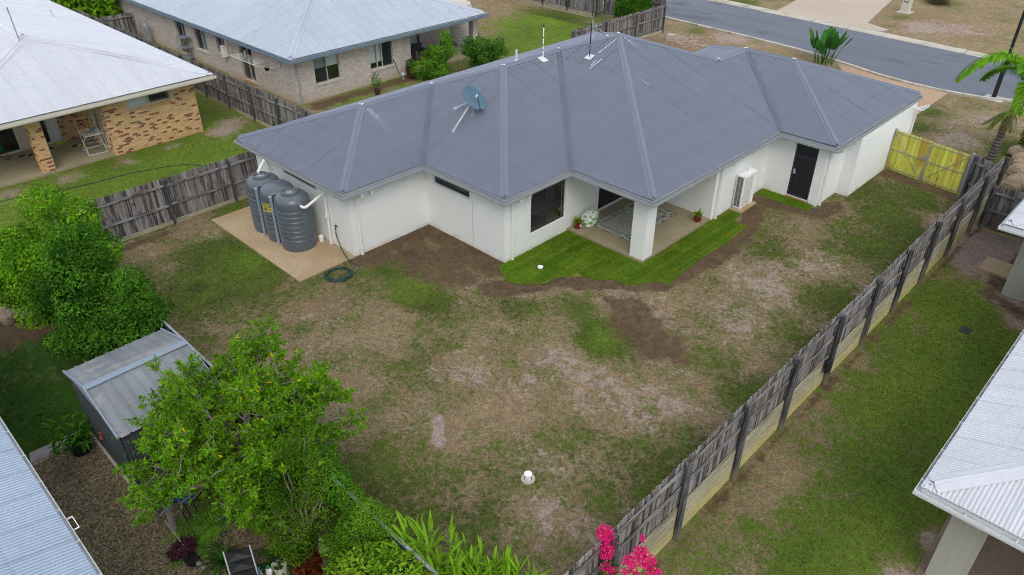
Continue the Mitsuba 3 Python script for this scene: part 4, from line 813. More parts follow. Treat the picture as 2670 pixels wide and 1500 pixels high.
low = dc - s2 * .50; feed = dc + s1 * .22 - s2 * .10 + dn * .42
put(D + '__feed_arm', MB().tube([low + dn * .02, low + dn * .02 + s1 * .12 - s2 * .03, feed], .016, 8), 'black_metal'); put(D + '__feed', MB().tube([feed, feed - dn * .09], .034, 12), 'bright_white')
put(D + '__mount', MB().tube([foot, foot + [0, 0, .25], dc - dn * .10], .032, 10).box(foot[0] - .10, foot[0] + .10, foot[1] - .06, foot[1] + .06, foot[2] - .05, foot[2] + .03), 'galvanised')
for q in ((6.94, 4.03, 3.32), (7.88, 4.97, 3.66)): put(D + '__strut', MB().tube([dc - dn * .12, np.array(q) + [0, 0, .02]], .014, 8).box(q[0] - .05, q[0] + .05, q[1] - .03, q[1] + .03, q[2] - .02, q[2] + .04), 'bright_white')
K = thing('roof_antenna', 'thin black and white aerial pole with square base plate on the roof ridge', 'antenna'); bx, by, bz = 12.58, 4.97, 4.58
def slope_plate(key, x, y, z, pl, w_, mm):
    q = [(x + a, y + b) for a, b in ((-w_, -w_), (w_, -w_), (w_, w_), (-w_, w_))]; zt_ = [plane_z(np.array(p), S[pl], ZB, TP) for p in q]
    V = [(*p, zz + .012) for p, zz in zip(q, zt_)] + [(*p, zz + .03) for p, zz in zip(q, zt_)]; put(key, (np.array(V), np.array([[4, 5, 6, 7], [0, 1, 5, 4], [1, 2, 6, 5], [2, 3, 7, 6], [3, 0, 4, 7]])), mm)
slope_plate(K + '__base_plate', bx - .02, by - .10, bz, 4, .16, 'pale_trim')
put(K + '__pole', MB().tube([(bx, by - .08, bz - .05), (bx, by - .08, bz + 1.26)], .02, 8), 'bright_white')
for z in (.3, .5, .78, 1.2): put(K + '__band', MB().tube([(bx, by - .08, bz + z), (bx, by - .08, bz + z + (.10 if z > 1 else .04))], .0225, 8), 'black_metal')
K = thing('roof_antenna', 'television aerial on a rusty mast beside the roof peak', 'antenna'); bx, by, bz = 13.83, 3.52, 4.62
slope_plate(K + '__base_plate', bx, by, bz, 5, .15, 'pale_trim'); put(K + '__mast', MB().tube([(bx, by, bz - .02), (bx, by, bz + 1.33)], .019, 8), 'black_metal')
put(K + '__amplifier', MB().box(bx - .06, bx + .03, by - .05, by + .05, bz + .34, bz + .50), 'grey_trim')
bd = np.array([.55, -.55, -.42]); bd /= np.linalg.norm(bd); b0_ = np.array([bx, by, bz + 1.18]); m = MB().tube([b0_, b0_ + bd * .55], .014, 6); put(K + '__boom', m, 'hose_green'); m = MB(); sd = np.array([.25, .25, .95])
for i in range(8): c = b0_ + bd * (.14 + .055 * i); ln = .20 - .016 * i; m.tube([c - sd * ln, c + sd * ln], .005, 5)
m.tube([b0_ + bd * .05 - sd * .35, b0_ + bd * .05 + sd * .32], .007, 5).tube([b0_ + bd * .1 - sd * .4, b0_ + bd * .1 + sd * .3], .007, 5)
put(K + '__element', m, 'silver_frame')
put('vent_pipe', MB().lathe([(.13, -.05), (.06, .06), (.055, .06)], (12.25, 6.05, 4.30), 16).tube([(12.25, 6.05, 4.2), (12.25, 6.05, 4.74)], .045, 14), 'pale_trim', smooth=40); tag('vent_pipe', 'white capped vent pipe on the far side of the roof ridge', 'vent')
put('vent_pipe', MB().tube([(2.55, 31.0, 3.2), (2.55, 31.0, 3.95)], .06, 12).lathe([(.2, 0), (.07, .14)], (2.55, 31.0, 3.38), 14), 'pale_trim', smooth=40); tag('vent_pipe_001', 'pale flue pipe near the top of the white roof', 'vent')

# ------------------------------------------------------------------ garden shed
Sh = thing('garden_shed', 'dark grey steel garden shed with ribbed gable roof beside the leafy tree', 'shed')
sx0, sx1, sy0, sy1, szr, sze = -7.42, -5.10, -1.33, 1.78, 2.46, 2.0; sm = .20
def ribbed(p, q, z0, z1, step=.062, dep=.012):
    p, q = np.asarray(p, float), np.asarray(q, float); Ln = np.linalg.norm(q - p); d = (q - p) / Ln; n = np.array([d[1], -d[0]]); us = np.arange(0, Ln, step / 4); ph = (np.arange(len(us)) % 4 < 2) * dep
    B = p + np.outer(us, d) + np.outer(ph, n); m = len(us); V = np.vstack([np.column_stack([B, np.full(m, z0)]), np.column_stack([B, np.full(m, z1)])]); return V, np.array([[i, i + 1, m + i + 1, m + i] for i in range(m - 1)])
put(Sh + '__wall', ribbed((sx0 + .05, sy1 - .06), (sx0 + .05, sy0 + .06), .03, 2.0), 'shed_wall_metal'); put(Sh + '__wall', ribbed((sx0 + .05, sy0 + .06), (sx1 - .05, sy0 + .06), .03, 2.0), 'shed_wall_metal')
put(Sh + '__wall', ribbed((sx1 - .05, sy0 + .06), (sx1 - .05, sy1 - .06), .03, 2.0), 'shed_wall_metal'); put(Sh + '__wall', ribbed((sx1 - .05, sy1 - .06), (sx0 + .05, sy1 - .06), .03, 2.0), 'shed_wall_metal')
for x in (sx0 + .02, sx1 - .02): put(Sh + '__gable', (np.array([(x, sy0, sze - .03), (x, sy1, sze - .03), (x, sm, szr - .03)]), np.array([[0, 1, 2]])), 'shed_trim')
for ya in (sy0 - .03, sy1 + .03):
    sg = np.sign(ya - sm); x = sx0
    while x < sx1 - .02:
        x1_ = min(x + .236, sx1); m = MB(); prof = [(x, 0), (x + .014, .028), (x + .034, .028), (x + .05, .0), (x1_, .0)]
        V = [(a, y, (szr if y == sm else sze - .01) + h_) for a, h_ in prof for y in (sm, ya)]; m.add(V, [[i * 2, i * 2 + 2, i * 2 + 3, i * 2 + 1] for i in range(4)]); put(Sh + '__roof__sheet', m, 'shed_roof_metal'); x += .236
put(Sh + '__roof__ridge_cap', (np.array([(x, sm + o, szr + .045 - abs(o) * .34) for o in (-.11, -.012, .012, .11) for x in (sx0 - .01, sx1 + .01)]), np.array([[0, 1, 3, 2], [2, 3, 5, 4], [4, 5, 7, 6]])), 'shed_trim')
for x in (sx0 - .012, sx1 + .012): put(Sh + '__barge_trim', MB().beam((x, sy0 - .03, sze + .0), (x, sm, szr + .015), .035, .07).beam((x, sm, szr + .015), (x, sy1 + .03, sze), .035, .07), 'shed_trim')
put(Sh + '__edge_strip', MB().box(sx0 - .02, sx0 + .04, sy0, sy1, -.01, .05), 'kerb_concrete'); put(Sh + '__red_knob', MB().lathe([(0, -.05), (.04, -.03), (.05, 0), (.03, .05), (0, .055)], (sx0 - .01, .46, .78), 12).box(sx0 - .02, sx0 + .04, .44, .48, .84, .95), 'red_brick')
k = thing('flagstone_edging', 'row of grey flagstones and narrow edging bricks beside the gravel', 'paving')
for q in ([(-8.80, 1.72), (-8.30, 1.70), (-8.22, 2.10), (-8.72, 2.12)], [(-8.27, 1.74), (-7.72, 1.72), (-7.55, 2.05), (-8.16, 2.12)], [(-9.4, 1.72), (-8.84, 1.72), (-8.78, 2.12), (-9.4, 2.14)]): put(k + '__stone', poly_prism(Polygon(q), -.02, .04), 'flagstone')
for i in range(9): x = -9.3 + i * .22; put(k + '__edging_brick', boxvf(x, x + .205, 1.585, 1.675, -.02, .05), 'boulder_stone')

# ------------------------------------------------------------------ foliage
def leaf_mesh(P_, N_, T_, L_, W_, C_, fold=.25, bend=.0):
    n = len(P_); S_ = np.cross(N_, T_); L_ = np.broadcast_to(L_, (n,))[:, None]; W_ = np.broadcast_to(W_, (n,))[:, None]
    mid = P_ + T_ * L_ * .48; a = mid + S_ * W_ * .5 + N_ * W_ * fold * .5; b = mid - S_ * W_ * .5 + N_ * W_ * fold * .5; tip = P_ + T_ * L_ - N_ * L_ * bend
    V = np.stack([P_, a, tip, b], 1).reshape(-1, 3); i = np.arange(n)[:, None] * 4; F_ = np.vstack([i + [0, 2, 1], i + [0, 3, 2]])
    return V, F_, np.repeat(C_, 4, 0)
def unit(v): return v / (np.linalg.norm(v, axis=-1, keepdims=True) + 1e-12)
def foliage(blobs, n, size, seed, c0, c1, aspect=.5, depth=.16, lump=.45, yellow=0, inner=.25, gap=.0, up=.35, drp=.25):
    r = np.random.default_rng(seed); B = np.array(blobs, float); w_ = (B[:, 3] * B[:, 4] + B[:, 3] * B[:, 5]); bi = r.choice(len(B), n, p=w_ / w_.sum()); d = unit(r.normal(size=(n, 3)))
    rad = 1 - np.abs(r.normal(0, depth, n)); isin = r.random(n) < inner; rad[isin] = r.random(isin.sum()) ** .4 * .9
    lm = meshkit.fbm(d * 2.3 + bi[:, None] * 7.7 + seed, 3); rad = rad * (1 - lump / 2 + lump * lm * 1.0); P_ = B[bi, :3] + d * B[bi, 3:] * rad[:, None]
    keep = P_[:, 2] > .05
    for j in range(len(B)):
        q = np.linalg.norm((P_ - B[j, :3]) / B[j, 3:], axis=1); keep &= ~((q < .66) & (bi != j) & ~isin)
    if gap: keep &= (meshkit.fbm(P_ * 1.9 + seed * 3.1, 3) > gap) | isin
    P_, d, bi = P_[keep], d[keep], bi[keep]; n = len(P_)
    N_ = unit(unit(d / B[bi, 3:]) * .8 + [0, 0, up] + r.normal(0, .45, (n, 3))); T_ = unit(np.cross(N_, r.normal(size=(n, 3)))); T_ = unit(T_ + [0, 0, -drp] + .35 * d); N_ = unit(N_ - T_ * (N_ * T_).sum(1, keepdims=True))
    cl = np.clip((meshkit.fbm(P_ * 2.1 + 11 + seed, 3)[:, None] - .28) / .44, 0, 1); C_ = np.array(c0) * (1 - cl) + np.array(c1) * cl; C_ = C_ * r.uniform(.6, 1.35, (n, 1)) * (1 + r.normal(0, .07, (n, 3)))
    if yellow: C_[r.random(n) < yellow] = (.55, .40, .02)
    L_ = size * r.uniform(.65, 1.3, n); return leaf_mesh(P_, N_, T_, L_, L_ * aspect, np.clip(C_, 0.003, .95))
def clumps(blobs, n, r0, r1, seed):
    """many small rounded tufts over the surface of a few large blobs, with the blobs themselves shrunk inside"""
    r = np.random.default_rng(seed); B = np.array(blobs, float); w_ = B[:, 3] * B[:, 5]; out = [list(b[:3]) + list(b[3:] * .74) for b in B]
    for i in r.choice(len(B), n, p=w_ / w_.sum()):
        d = unit(r.normal(size=3) + [0, 0, .15]); q = r.uniform(r0, r1); c = B[i, :3] + d * B[i, 3:] * r.uniform(.68, .92)
        if c[2] > .15: out.append([*c, q, q, q * r.uniform(.8, 1.3)])
    return out
def limb(m, a, b, r0, r1, sag=0.0, r=None, n=7, wob=.06):
    a, b = np.asarray(a, float), np.asarray(b, float); t = np.linspace(0, 1, n)[:, None]; p = a + (b - a) * t; L_ = np.linalg.norm(b - a); p[1:-1] += (r or rng).normal(0, wob * L_ / 3, (n - 2, 3)); p[:, 2] += sag * L_ * np.sin(np.pi * t[:, 0]); m.tube(p, np.linspace(r0, r1, n), 6); return p
def shrub(key, label, blobs, n, size, seed, c0, c1, base=None, cat='tree', trunk_r=.07, group=None, stems=10, **kw):
    k = thing(key, label, cat, group); V, F_, C_ = foliage(blobs, n, size, seed, c0, c1, **kw); put(k + '__crown', (V, F_), 'leaf', color=C_)
    if base is not None:
        m = MB(); r = np.random.default_rng(seed); base = np.array(base, float); top = np.average(np.array(blobs)[:, :3], axis=0); fork = base + (top - base) * .35
        limb(m, base - [0, 0, .05], fork, trunk_r, trunk_r * .7, r=r)
        for i in range(stems):
            bl = np.array(blobs[i % len(blobs)]); e = bl[:3] + unit(r.normal(size=3) + [0, 0, .4]) * bl[3:] * .75; limb(m, fork + r.normal(0, .03, 3), e, trunk_r * .55, .012, r=r, sag=-.03)
        put(k + '__trunk', m, 'bark', smooth=True)
    return k
shrub('dense_tree', 'dense dark green small leaved tree standing against the shed roof', clumps([(-5.85, 4.35, 1.9, 1.25, 1.35, 1.9), (-5.3, 3.4, 1.6, .95, .95, 1.4), (-6.4, 3.75, 1.7, .85, .85, 1.1), (-5.6, 5.0, 2.9, .95, .95, 1.05), (-5.3, 2.75, 1.7, .7, .7, .8), (-6.1, 2.6, 1.7, .75, .75, .6)], 70, .28, .48, 1),
      52000, .095, 21, (.024, .090, .014), (.105, .27, .022), base=(-5.9, 4.3, 0), aspect=.5, lump=.5, inner=.12, depth=.2)
shrub('dense_tree', 'bright green dense tree at the left edge behind the darker one', clumps([(-5.5, 6.9, 2.7, 1.15, 1.15, 1.75), (-6.3, 6.6, 2.0, 1.2, 1.2, 1.7), (-7.2, 7.6, 2.3, 1.0, 1.0, 1.1), (-5.0, 6.2, 2.1, .85, .9, 1.35), (-5.3, 7.7, 2.0, .9, .9, 1.2), (-6.4, 5.6, 2.3, .9, .85, 1.2)], 80, .28, .50, 2),
      54000, .095, 33, (.055, .17, .012), (.20, .42, .022), base=(-6.1, 7.0, 0), aspect=.5, lump=.5, inner=.12, depth=.2)
# leafy tree with pale branches
LT = thing('leafy_tree', 'broad leafy tree with pale branches and some yellow leaves in front of the shed', 'tree'); r = np.random.default_rng(12); m = MB(); base = np.array([-5.5, -3.2, 0]); fork = np.array([-5.45, -2.95, 1.0]); limb(m, base, fork, .12, .10, r=r)
cen, ext = np.array([-5.5, -2.95, 1.9]), np.array([2.65, 2.55, 1.8]); PL, PT = [], []
for i in range(29):
    a = i * 2.39996; el = r.uniform(-.5, 1.2) if i > 2 else 1.2; d = np.array([math.cos(a) * math.cos(el), math.sin(a) * math.cos(el), math.sin(el)]); e1 = cen + d * ext * r.uniform(.55, .72); p1 = limb(m, fork + r.normal(0, .05, 3), e1, .045, .02, r=r, n=8, wob=.12)
    for j in range(11):
        s_ = p1[r.integers(3, 8)]; d2 = unit(unit(s_ - cen) * .8 + r.normal(0, .6, 3) + [0, 0, .25]); e2 = s_ + d2 * r.uniform(.45, .85); q = (e2 - cen) / ext; nq = np.linalg.norm(q); e2 = cen + q / max(1, nq) * ext; e2[2] = max(e2[2], .5); p2 = limb(m, s_, e2, .014, .007, r=r, n=6, wob=.15)
        for l in range(7):
            s2_ = p2[r.integers(2, 6)]; d3 = unit(d2 + r.normal(0, .65, 3) + [0, 0, .35]); e3 = s2_ + d3 * r.uniform(.16, .42); limb(m, s2_, e3, .006, .004, r=r, n=3)
            for h_ in range(r.integers(14, 25)): PL.append(e3 - d3 * r.uniform(0, .2)); PT.append(unit(d3 * .5 + r.normal(0, .75, 3) + [0, 0, -.25]))
PL, PT = np.array(PL), np.array(PT); n_ = len(PL); N_ = unit(np.cross(PT, r.normal(size=(n_, 3)))); N_[N_[:, 2] < 0] *= -1; N_ = unit(N_ + [0, 0, .5]); N_ = unit(N_ - PT * (N_ * PT).sum(1, keepdims=True))
cl = meshkit.fbm(PL * 1.6, 3)[:, None]; C_ = (np.array([.055, .175, .010]) * (1 - cl) + np.array([.22, .44, .018]) * cl) * r.uniform(.65, 1.35, (n_, 1)); C_[r.random(n_) < .006] = (.70, .52, .01)
kp = ~((PL[:, 0] < -6.75) & (PL[:, 2] < 1.7) & (PL[:, 1] < -2.3)); PL, PT, N_, C_ = PL[kp], PT[kp], N_[kp], C_[kp]
ud = unit(r.normal(size=(900, 3)) + [0, 0, -.2]); pl2 = cen + ud * ext * r.uniform(.45, .95, (900, 1)); pl2 = pl2[(pl2[:, 2] > .45) & ~((pl2[:, 0] < -6.75) & (pl2[:, 2] < 1.7) & (pl2[:, 1] < -2.3))]; t2 = unit(r.normal(size=pl2.shape) + [0, 0, -.5]); n2 = unit(np.cross(t2, r.normal(size=pl2.shape))); n2[n2[:, 2] < 0] *= -1
PL, PT, N_ = np.vstack([PL, pl2]), np.vstack([PT, t2]), np.vstack([N_, n2]); C_ = np.vstack([C_, np.array([.07, .22, .012]) * r.uniform(.6, 1.4, (len(pl2), 1))]); n_ = len(PL)
V, F_, CC = leaf_mesh(PL, N_, PT, r.uniform(.085, .155, n_), r.uniform(.035, .058, n_), C_, bend=.18); put(LT + '__crown', (V, F_), 'leaf', color=CC); put(LT + '__trunk', m, 'bark', smooth=True)
shrub('small_leaved_shrub', 'tall light green small leaved shrub behind the deck chair', clumps([(-5.35, -4.95, 1.75, .70, .70, .9), (-5.85, -4.75, 1.15, .6, .6, .7), (-5.2, -5.35, 1.15, .55, .55, .65), (-5.25, -4.95, 2.45, .36, .36, .65), (-5.85, -5.2, .8, .5, .5, .55), (-5.65, -4.6, 2.0, .42, .42, .65)], 60, .14, .28, 3), 30000, .05, 5, (.045, .12, .012), (.14, .27, .02), base=(-5.6, -5.2, 0), cat='shrub', trunk_r=.05, gap=.46, lump=.6, inner=.35, stems=16)
shrub('small_leaved_shrub', 'compact bright green shrub against the dark metal fence', [(-5.0, -6.45, 1.35, .45, .48, .62), (-4.85, -6.5, 1.65, .34, .36, .42), (-5.15, -6.2, .8, .45, .45, .6), (-5.35, -6.0, .75, .32, .32, .42), (-4.8, -6.9, 1.75, .28, .36, .3), (-4.85, -5.95, 1.75, .3, .3, .3)], 19000, .045, 6, (.05, .15, .012), (.15, .32, .02), base=(-5.1, -6.3, 0), cat='shrub', trunk_r=.04, gap=.40)
shrub('feathery_shrub', 'feathery light green sapling between the leafy tree and the metal fence', [(-4.85, -4.8, 1.8, .45, .45, .42), (-4.7, -5.1, 1.5, .35, .4, .4), (-4.9, -5.5, 1.7, .3, .4, .3)], 4200, .10, 8, (.05, .16, .015), (.10, .27, .02), base=(-5.0, -4.9, 0), cat='shrub', trunk_r=.025, aspect=.28, stems=5)
shrub('broad_leaved_shrub', 'bright yellow green broad leaved shrub at the bottom edge', [(-5.25, -7.3, 1.0, .75, .75, .75), (-5.05, -8.0, 1.25, .65, .65, .7), (-5.55, -6.7, .6, .5, .5, .5), (-4.95, -8.8, 1.2, .6, .65, .8), (-4.9, -9.5, 1.1, .6, .6, .8), (-4.95, -7.2, 1.3, .4, .4, .4), (-4.2, -8.5, 1.0, .45, .5, .6), (-3.85, -9.2, 1.0, .4, .5, .6)], 10500, .13, 9, (.085, .22, .014), (.25, .42, .03), base=(-5.2, -7.5, 0), cat='shrub', trunk_r=.03, aspect=.45, stems=14)
# ginger stalks
r = np.random.default_rng(31)
GS = [(-4.62, -8.2, 3.0), (-4.48, -7.75, 2.58), (-4.73, -7.6, 2.5), (-4.3, -8.35, 2.7), (-4.67, -7.1, 1.9), (-4.53, -8.34, 2.1), (-4.72, -8.19, 2.0), (-4.63, -8.9, 2.5), (-4.69, -7.5, 1.7), (-4.1, -8.5, 2.3), (-3.95, -8.8, 2.3), (-3.85, -9.0, 2.1), (-3.75, -9.2, 2.15), (-3.6, -9.4, 2.1), (-3.5, -9.55, 1.9), (-3.7, -9.5, 1.7), (-4.0, -9.1, 1.9), (-4.3, -8.8, 2.0), (-3.45, -9.75, 1.6), (-4.2, -9.2, 1.7), (-4.4, -9.1, 2.2), (-4.6, -7.8, 2.2), (-4.05, -9.5, 1.6), (-4.55, -9.4, 2.0), (-4.45, -8.6, 2.3), (-4.15, -8.7, 2.1), (-4.0, -8.6, 1.8), (-3.9, -9.4, 2.0), (-4.25, -9.0, 2.3), (-4.45, -8.0, 2.5), (-4.55, -7.4, 2.2), (-4.6, -7.3, 1.6), (-3.6, -9.2, 1.7), (-3.75, -8.95, 1.8), (-4.1, -8.2, 1.9), (-4.35, -7.9, 2.0), (-4.3, -9.4, 1.9), (-3.8, -9.7, 1.8), (-3.55, -9.7, 1.8), (-4.7, -6.95, 2.0)]
for i, (x, y, h_) in enumerate(GS):
    k = thing('ginger_plant', 'upright lance leaved ginger stalk in the bright green clump at the bottom edge', 'plant', 'ginger stalks along the metal fence'); bx, by = x - r.uniform(.1, .3), y - r.uniform(0, .2); p = curve([(bx, by, 0), ((bx + x) / 2 - .05, (by + y) / 2, h_ * .5), (x, y, h_ - .32)], 14); put(k + '__stem', MB().tube(p, np.linspace(.016, .008, 14), 6), 'ginger_stem' if 'ginger_stem' in scene else mat('ginger_stem', (.12, .24, .03), .5, .3), smooth=True); m = MB(); az = r.uniform(0, 6.28)
    for j in range(15):
        f = .42 + .58 * j / 14; c = p[min(13, int(f * 13))]; el = .25 + 1.1 * (j / 14) ** 1.5 + r.normal(0, .1); a = az + (j % 2) * math.pi + r.normal(0, .45); d = (math.cos(a) * math.cos(el), math.sin(a) * math.cos(el), math.sin(el)); v, f_ = leaf_strip(c, d, r.uniform(.34, .54) * (1 - .15 * (j == 14)), r.uniform(.040, .060), r.uniform(.2, .9) * (1.2 - j / 16), 5)
        col = np.array([.085, .23, .015]) * (1 - j / 14) + np.array([.22, .42, .025]) * (j / 14); m.add(v, f_, col * r.uniform(.75, 1.25))
    put(k + '__leaves', m, 'leaf', color=True)
def grass_tuft(key, label, x, y, n, h_, spread, c, seed, cat='grass plant', wd=.012, z=0.):
    r = np.random.default_rng(seed); m = MB()
    for i in range(n):
        a = r.uniform(0, 6.28); el = r.uniform(.5, 1.45); b = np.array([x, y, z]) + [r.normal(0, spread), r.normal(0, spread), 0]; v, f = leaf_strip(b, (math.cos(a) * math.cos(el), math.sin(a) * math.cos(el), math.sin(el)), h_ * r.uniform(.6, 1.2), wd, r.uniform(.4, 1.3), 4); m.add(v, f, np.array(c) * r.uniform(.6, 1.4))
    k = thing(key, label, cat); put(k, m, 'leaf', color=True); return k
grass_tuft('wispy_grass', 'wispy olive seeding grass along the back fence beside the ginger stalks', -3.6, -8.6, 260, .75, .45, (.17, .17, .05), 3, wd=.006)
grass_tuft('wispy_grass_tuft', 'thin dry seeding grass at the fence left of the ginger stalks', -4.3, -6.9, 120, .8, .25, (.16, .17, .05), 4, wd=.006)
# bougainvillea
BV = thing('bougainvillea', 'bright pink flowering bougainvillea climbing over the timber fence', 'flowering shrub'); r = np.random.default_rng(17); m = MB(); P_, C_ = [], []
for cx, cy, cz, rx, rz_, n in [(-2.08, -10.13, 1.86, .17, .16, 420), (-2.22, -10.28, 1.62, .16, .16, 330), (-2.35, -10.42, 1.36, .12, .13, 150), (-1.98, -10.25, 1.68, .09, .16, 170), (-2.2, -10.5, 1.25, .07, .07, 60), (-2.12, -10.78, 1.72, .17, .13, 260), (-1.95, -10.86, 1.86, .13, .12, 240), (-1.93, -11.0, 1.72, .15, .15, 300), (-2.02, -11.2, 1.62, .15, .13, 260), (-2.28, -10.9, 1.52, .20, .14, 330), (-1.85, -10.78, 2.1, .05, .1, 40), (-2.35, -11.15, 1.5, .2, .15, 240)]:
    for _ in range(n): d = unit(r.normal(size=3)); P_.append(np.array([cx, cy, cz]) + d * [rx, rx, rz_] * r.random() ** .33); C_.append(np.array([.85, .030, .25]) * r.uniform(.65, 1.25) if r.random() < .94 else (.85, .45, .30))
P_, C_ = np.array(P_), np.array(C_); n_ = len(P_); N_ = unit(r.normal(size=(n_, 3)) + [0, 0, .5]); T_ = unit(np.cross(N_, r.normal(size=(n_, 3)))); V, F_, CC = leaf_mesh(P_, N_, T_, .045, .038, np.clip(C_, 0, .95)); put(BV + '__flowers', (V, F_), 'leaf', color=CC)
V, F_, CC = foliage([(-2.35, -10.5, 1.15, .3, .22, .35), (-2.3, -11.0, 1.3, .35, .3, .3), (-2.5, -10.8, .8, .4, .4, .5)], 1100, .06, 3, (.03, .08, .012), (.07, .17, .02)); put(BV + '__leaves', (V, F_), 'leaf', color=CC); m = MB()
for e in [(-2.1, -10.2, 1.8), (-2.3, -10.4, 1.3), (-1.95, -10.9, 1.85), (-2.0, -11.2, 1.6), (-2.3, -10.9, 1.5), (-1.75, -10.75, 2.25)]: limb(m, (-2.6, -10.75, -.5), e, .016, .006, r=r, n=8)
put(BV + '__stem', m, 'bark', smooth=True)

# ------------------------------------------------------------------ plants and things in the gravel yard
k = thing('potted_palm', 'bushy green cane plant in a dark pot at the corner of the shed', 'potted plant'); put(k + '__pot', lathevf([(0, 0), (.20, 0), (.26, .36), (.275, .37), (.255, .37), (.24, .32), (0, .30)], (-7.78, 1.32, 0), 28), 'black_metal', smooth=40); r = np.random.default_rng(5); m = MB()
for i in range(46):
    a = r.uniform(0, 6.28); el = r.uniform(.35, 1.4); d = unit(np.array([math.cos(a) * math.cos(el), math.sin(a) * math.cos(el), math.sin(el)])); p = np.array([-7.78, 1.32, .3]) + d * r.uniform(.1, .75)
    for _ in range(5): a2 = a + r.normal(0, .9); e2 = el * .5 + r.normal(0, .3); v, f = leaf_strip(p, (math.cos(a2) * math.cos(e2), math.sin(a2) * math.cos(e2), math.sin(e2)), r.uniform(.16, .3), .045, .9, 4); m.add(v, f, np.array([.05, .15, .015]) * r.uniform(.5, 1.5))
put(k + '__leaves', m, 'leaf', color=True)
k = thing('spiky_plant', 'pale spiky dracaena rosette on a thin stem over the gravel', 'plant'); put(k + '__leaves', rosette((-7.42, -2.02, .62), 74, .50, .034, (1.45, -.35), .35, (.36, .44, .17), 9, dark=.6), 'leaf', color=True); put(k + '__stem', MB().tube([(-7.35, -1.95, 0), (-7.42, -2.02, .62)], .03, 7), 'bark')
k = thing('potted_coleus', 'dark purple leaved plant in a black pot on the gravel', 'potted plant'); put(k + '__pot', lathevf([(0, 0), (.13, 0), (.19, .34), (.20, .35), (.18, .35), (.17, .31), (0, .30)], (-7.36, -3.62, 0), 24), 'black_metal', smooth=40); V, F_, CC = foliage([(-7.42, -3.52, .42, .25, .22, .14), (-7.58, -3.42, .30, .16, .14, .12)], 900, .07, 4, (.045, .018, .03), (.13, .045, .07)); put(k + '__leaves', (V, F_), 'leaf', color=CC)
def pinnate(m, base, dirv, length, droop, pairs, ll, lw, col, r, plume=0, ln=4, vee=.5):
    d = unit(np.asarray(dirv, float)); p = np.asarray(base, float).copy(); pts = [p.copy()]; ds = [d]; n = pairs
    for i in range(n): d = unit(d + [0, 0, -droop / n]); p = p + d * length / n; pts.append(p.copy()); ds.append(d)
    for i in range(1, n + 1):
        dd = ds[i]; s = unit(np.cross(dd, [0, 0, 1.0])); u = np.cross(s, dd); f = i / n; l_ = ll * (math.sin(math.pi * (.12 + .83 * f)) ** .6)
        for q in range(2 + 2 * plume):
            sg = (-1, 1)[q % 2]; v, fa = leaf_strip(pts[i], dd * .75 + s * sg + u * (vee + (r.uniform(-.7, 1.1) if q > 1 else 0)), l_ * r.uniform(.85, 1.1), lw, .9, ln); m.add(v, fa, np.array(col) * r.uniform(.6, 1.35))
    return pts
def palm_clump(key, label, x, y, z, n, length, seed, col):
    k = thing(key, label, 'palm'); r = np.random.default_rng(seed)
    for i in range(n): a = i * 2.39996 + r.normal(0, .2); el = r.uniform(.5, 1.3); m = MB(); pts = pinnate(m, (x, y, z), (math.cos(a) * math.cos(el), math.sin(a) * math.cos(el), math.sin(el)), length * r.uniform(.8, 1.15), 1.3, 11, .24, .028, col, r, ln=3); m.tube(pts, .006, 4, (.15, .25, .04)); put(k + '__frond', m, 'leaf', color=True)
palm_clump('parlour_palm', 'small feathery palm beside the black pot on the gravel', -6.98, -3.35, .10, 11, .75, 7, (.13, .30, .03)); palm_clump('parlour_palm', 'small feathery palm under the leafy tree behind the wooden post', -6.65, -3.0, .10, 8, .8, 8, (.10, .25, .03))
for x, y, s_, lab in ((-6.95, -4.1, 3, 'dark green strappy plant left of the black deck chair'), (-6.15, -4.95, 4, 'dark green strappy plant right of the black deck chair'), (-5.85, -5.0, 6, 'strappy plant under the small leaved shrub')): k = thing('strappy_plant', lab, 'plant'); put(k, rosette((x, y, .03), 34, .62, .042, (1.3, .35), 1.5, (.045, .13, .015), s_), 'leaf', color=True)
k = thing('coleus', 'rust red leaved plant near the bottom edge', 'plant'); V, F_, CC = foliage([(-5.8, -5.5, .22, .28, .28, .2), (-5.95, -5.8, .2, .25, .25, .18)], 700, .09, 14, (.05, .012, .006), (.17, .04, .015), aspect=.7); put(k, (V, F_), 'leaf', color=CC)
put('timber_post', MB().tube([(-7.31, -2.79, 0), (-7.35, -2.98, 1.12)], [.075, .062], 12), 'bark', smooth=40); tag('timber_post', 'leaning round timber post with a clamp on top beside the spiky plant', 'post'); put('timber_post__clamp', MB().tube([(-7.55, -3.12, 1.16), (-7.17, -2.96, 1.22)], .022, 8).box(-7.42, -7.28, -3.08, -2.95, 1.12, 1.22), 'grey_trim')
put('cane_stake', MB().tube([(-7.38, -3.55, .3), (-7.52, -3.28, 1.15)], .014, 6), 'pine_stake' if False else 'bark'); tag('cane_stake', 'thin grey stake rising from the black pot', 'stake')
for i, (a, b) in enumerate([((-7.02, -2.95, 0), (-7.1, -2.75, .95)), ((-6.9, -2.85, 0), (-6.98, -2.6, .95)), ((-6.75, -2.8, 0), (-6.8, -2.6, .95))]): put('plant_stand' if i == 0 else f'plant_stand__leg_{i:03d}', MB().tube([a, b], .012, 6), 'black_metal')
tag('plant_stand', 'thin black rods leaning under the leafy tree', 'rack')
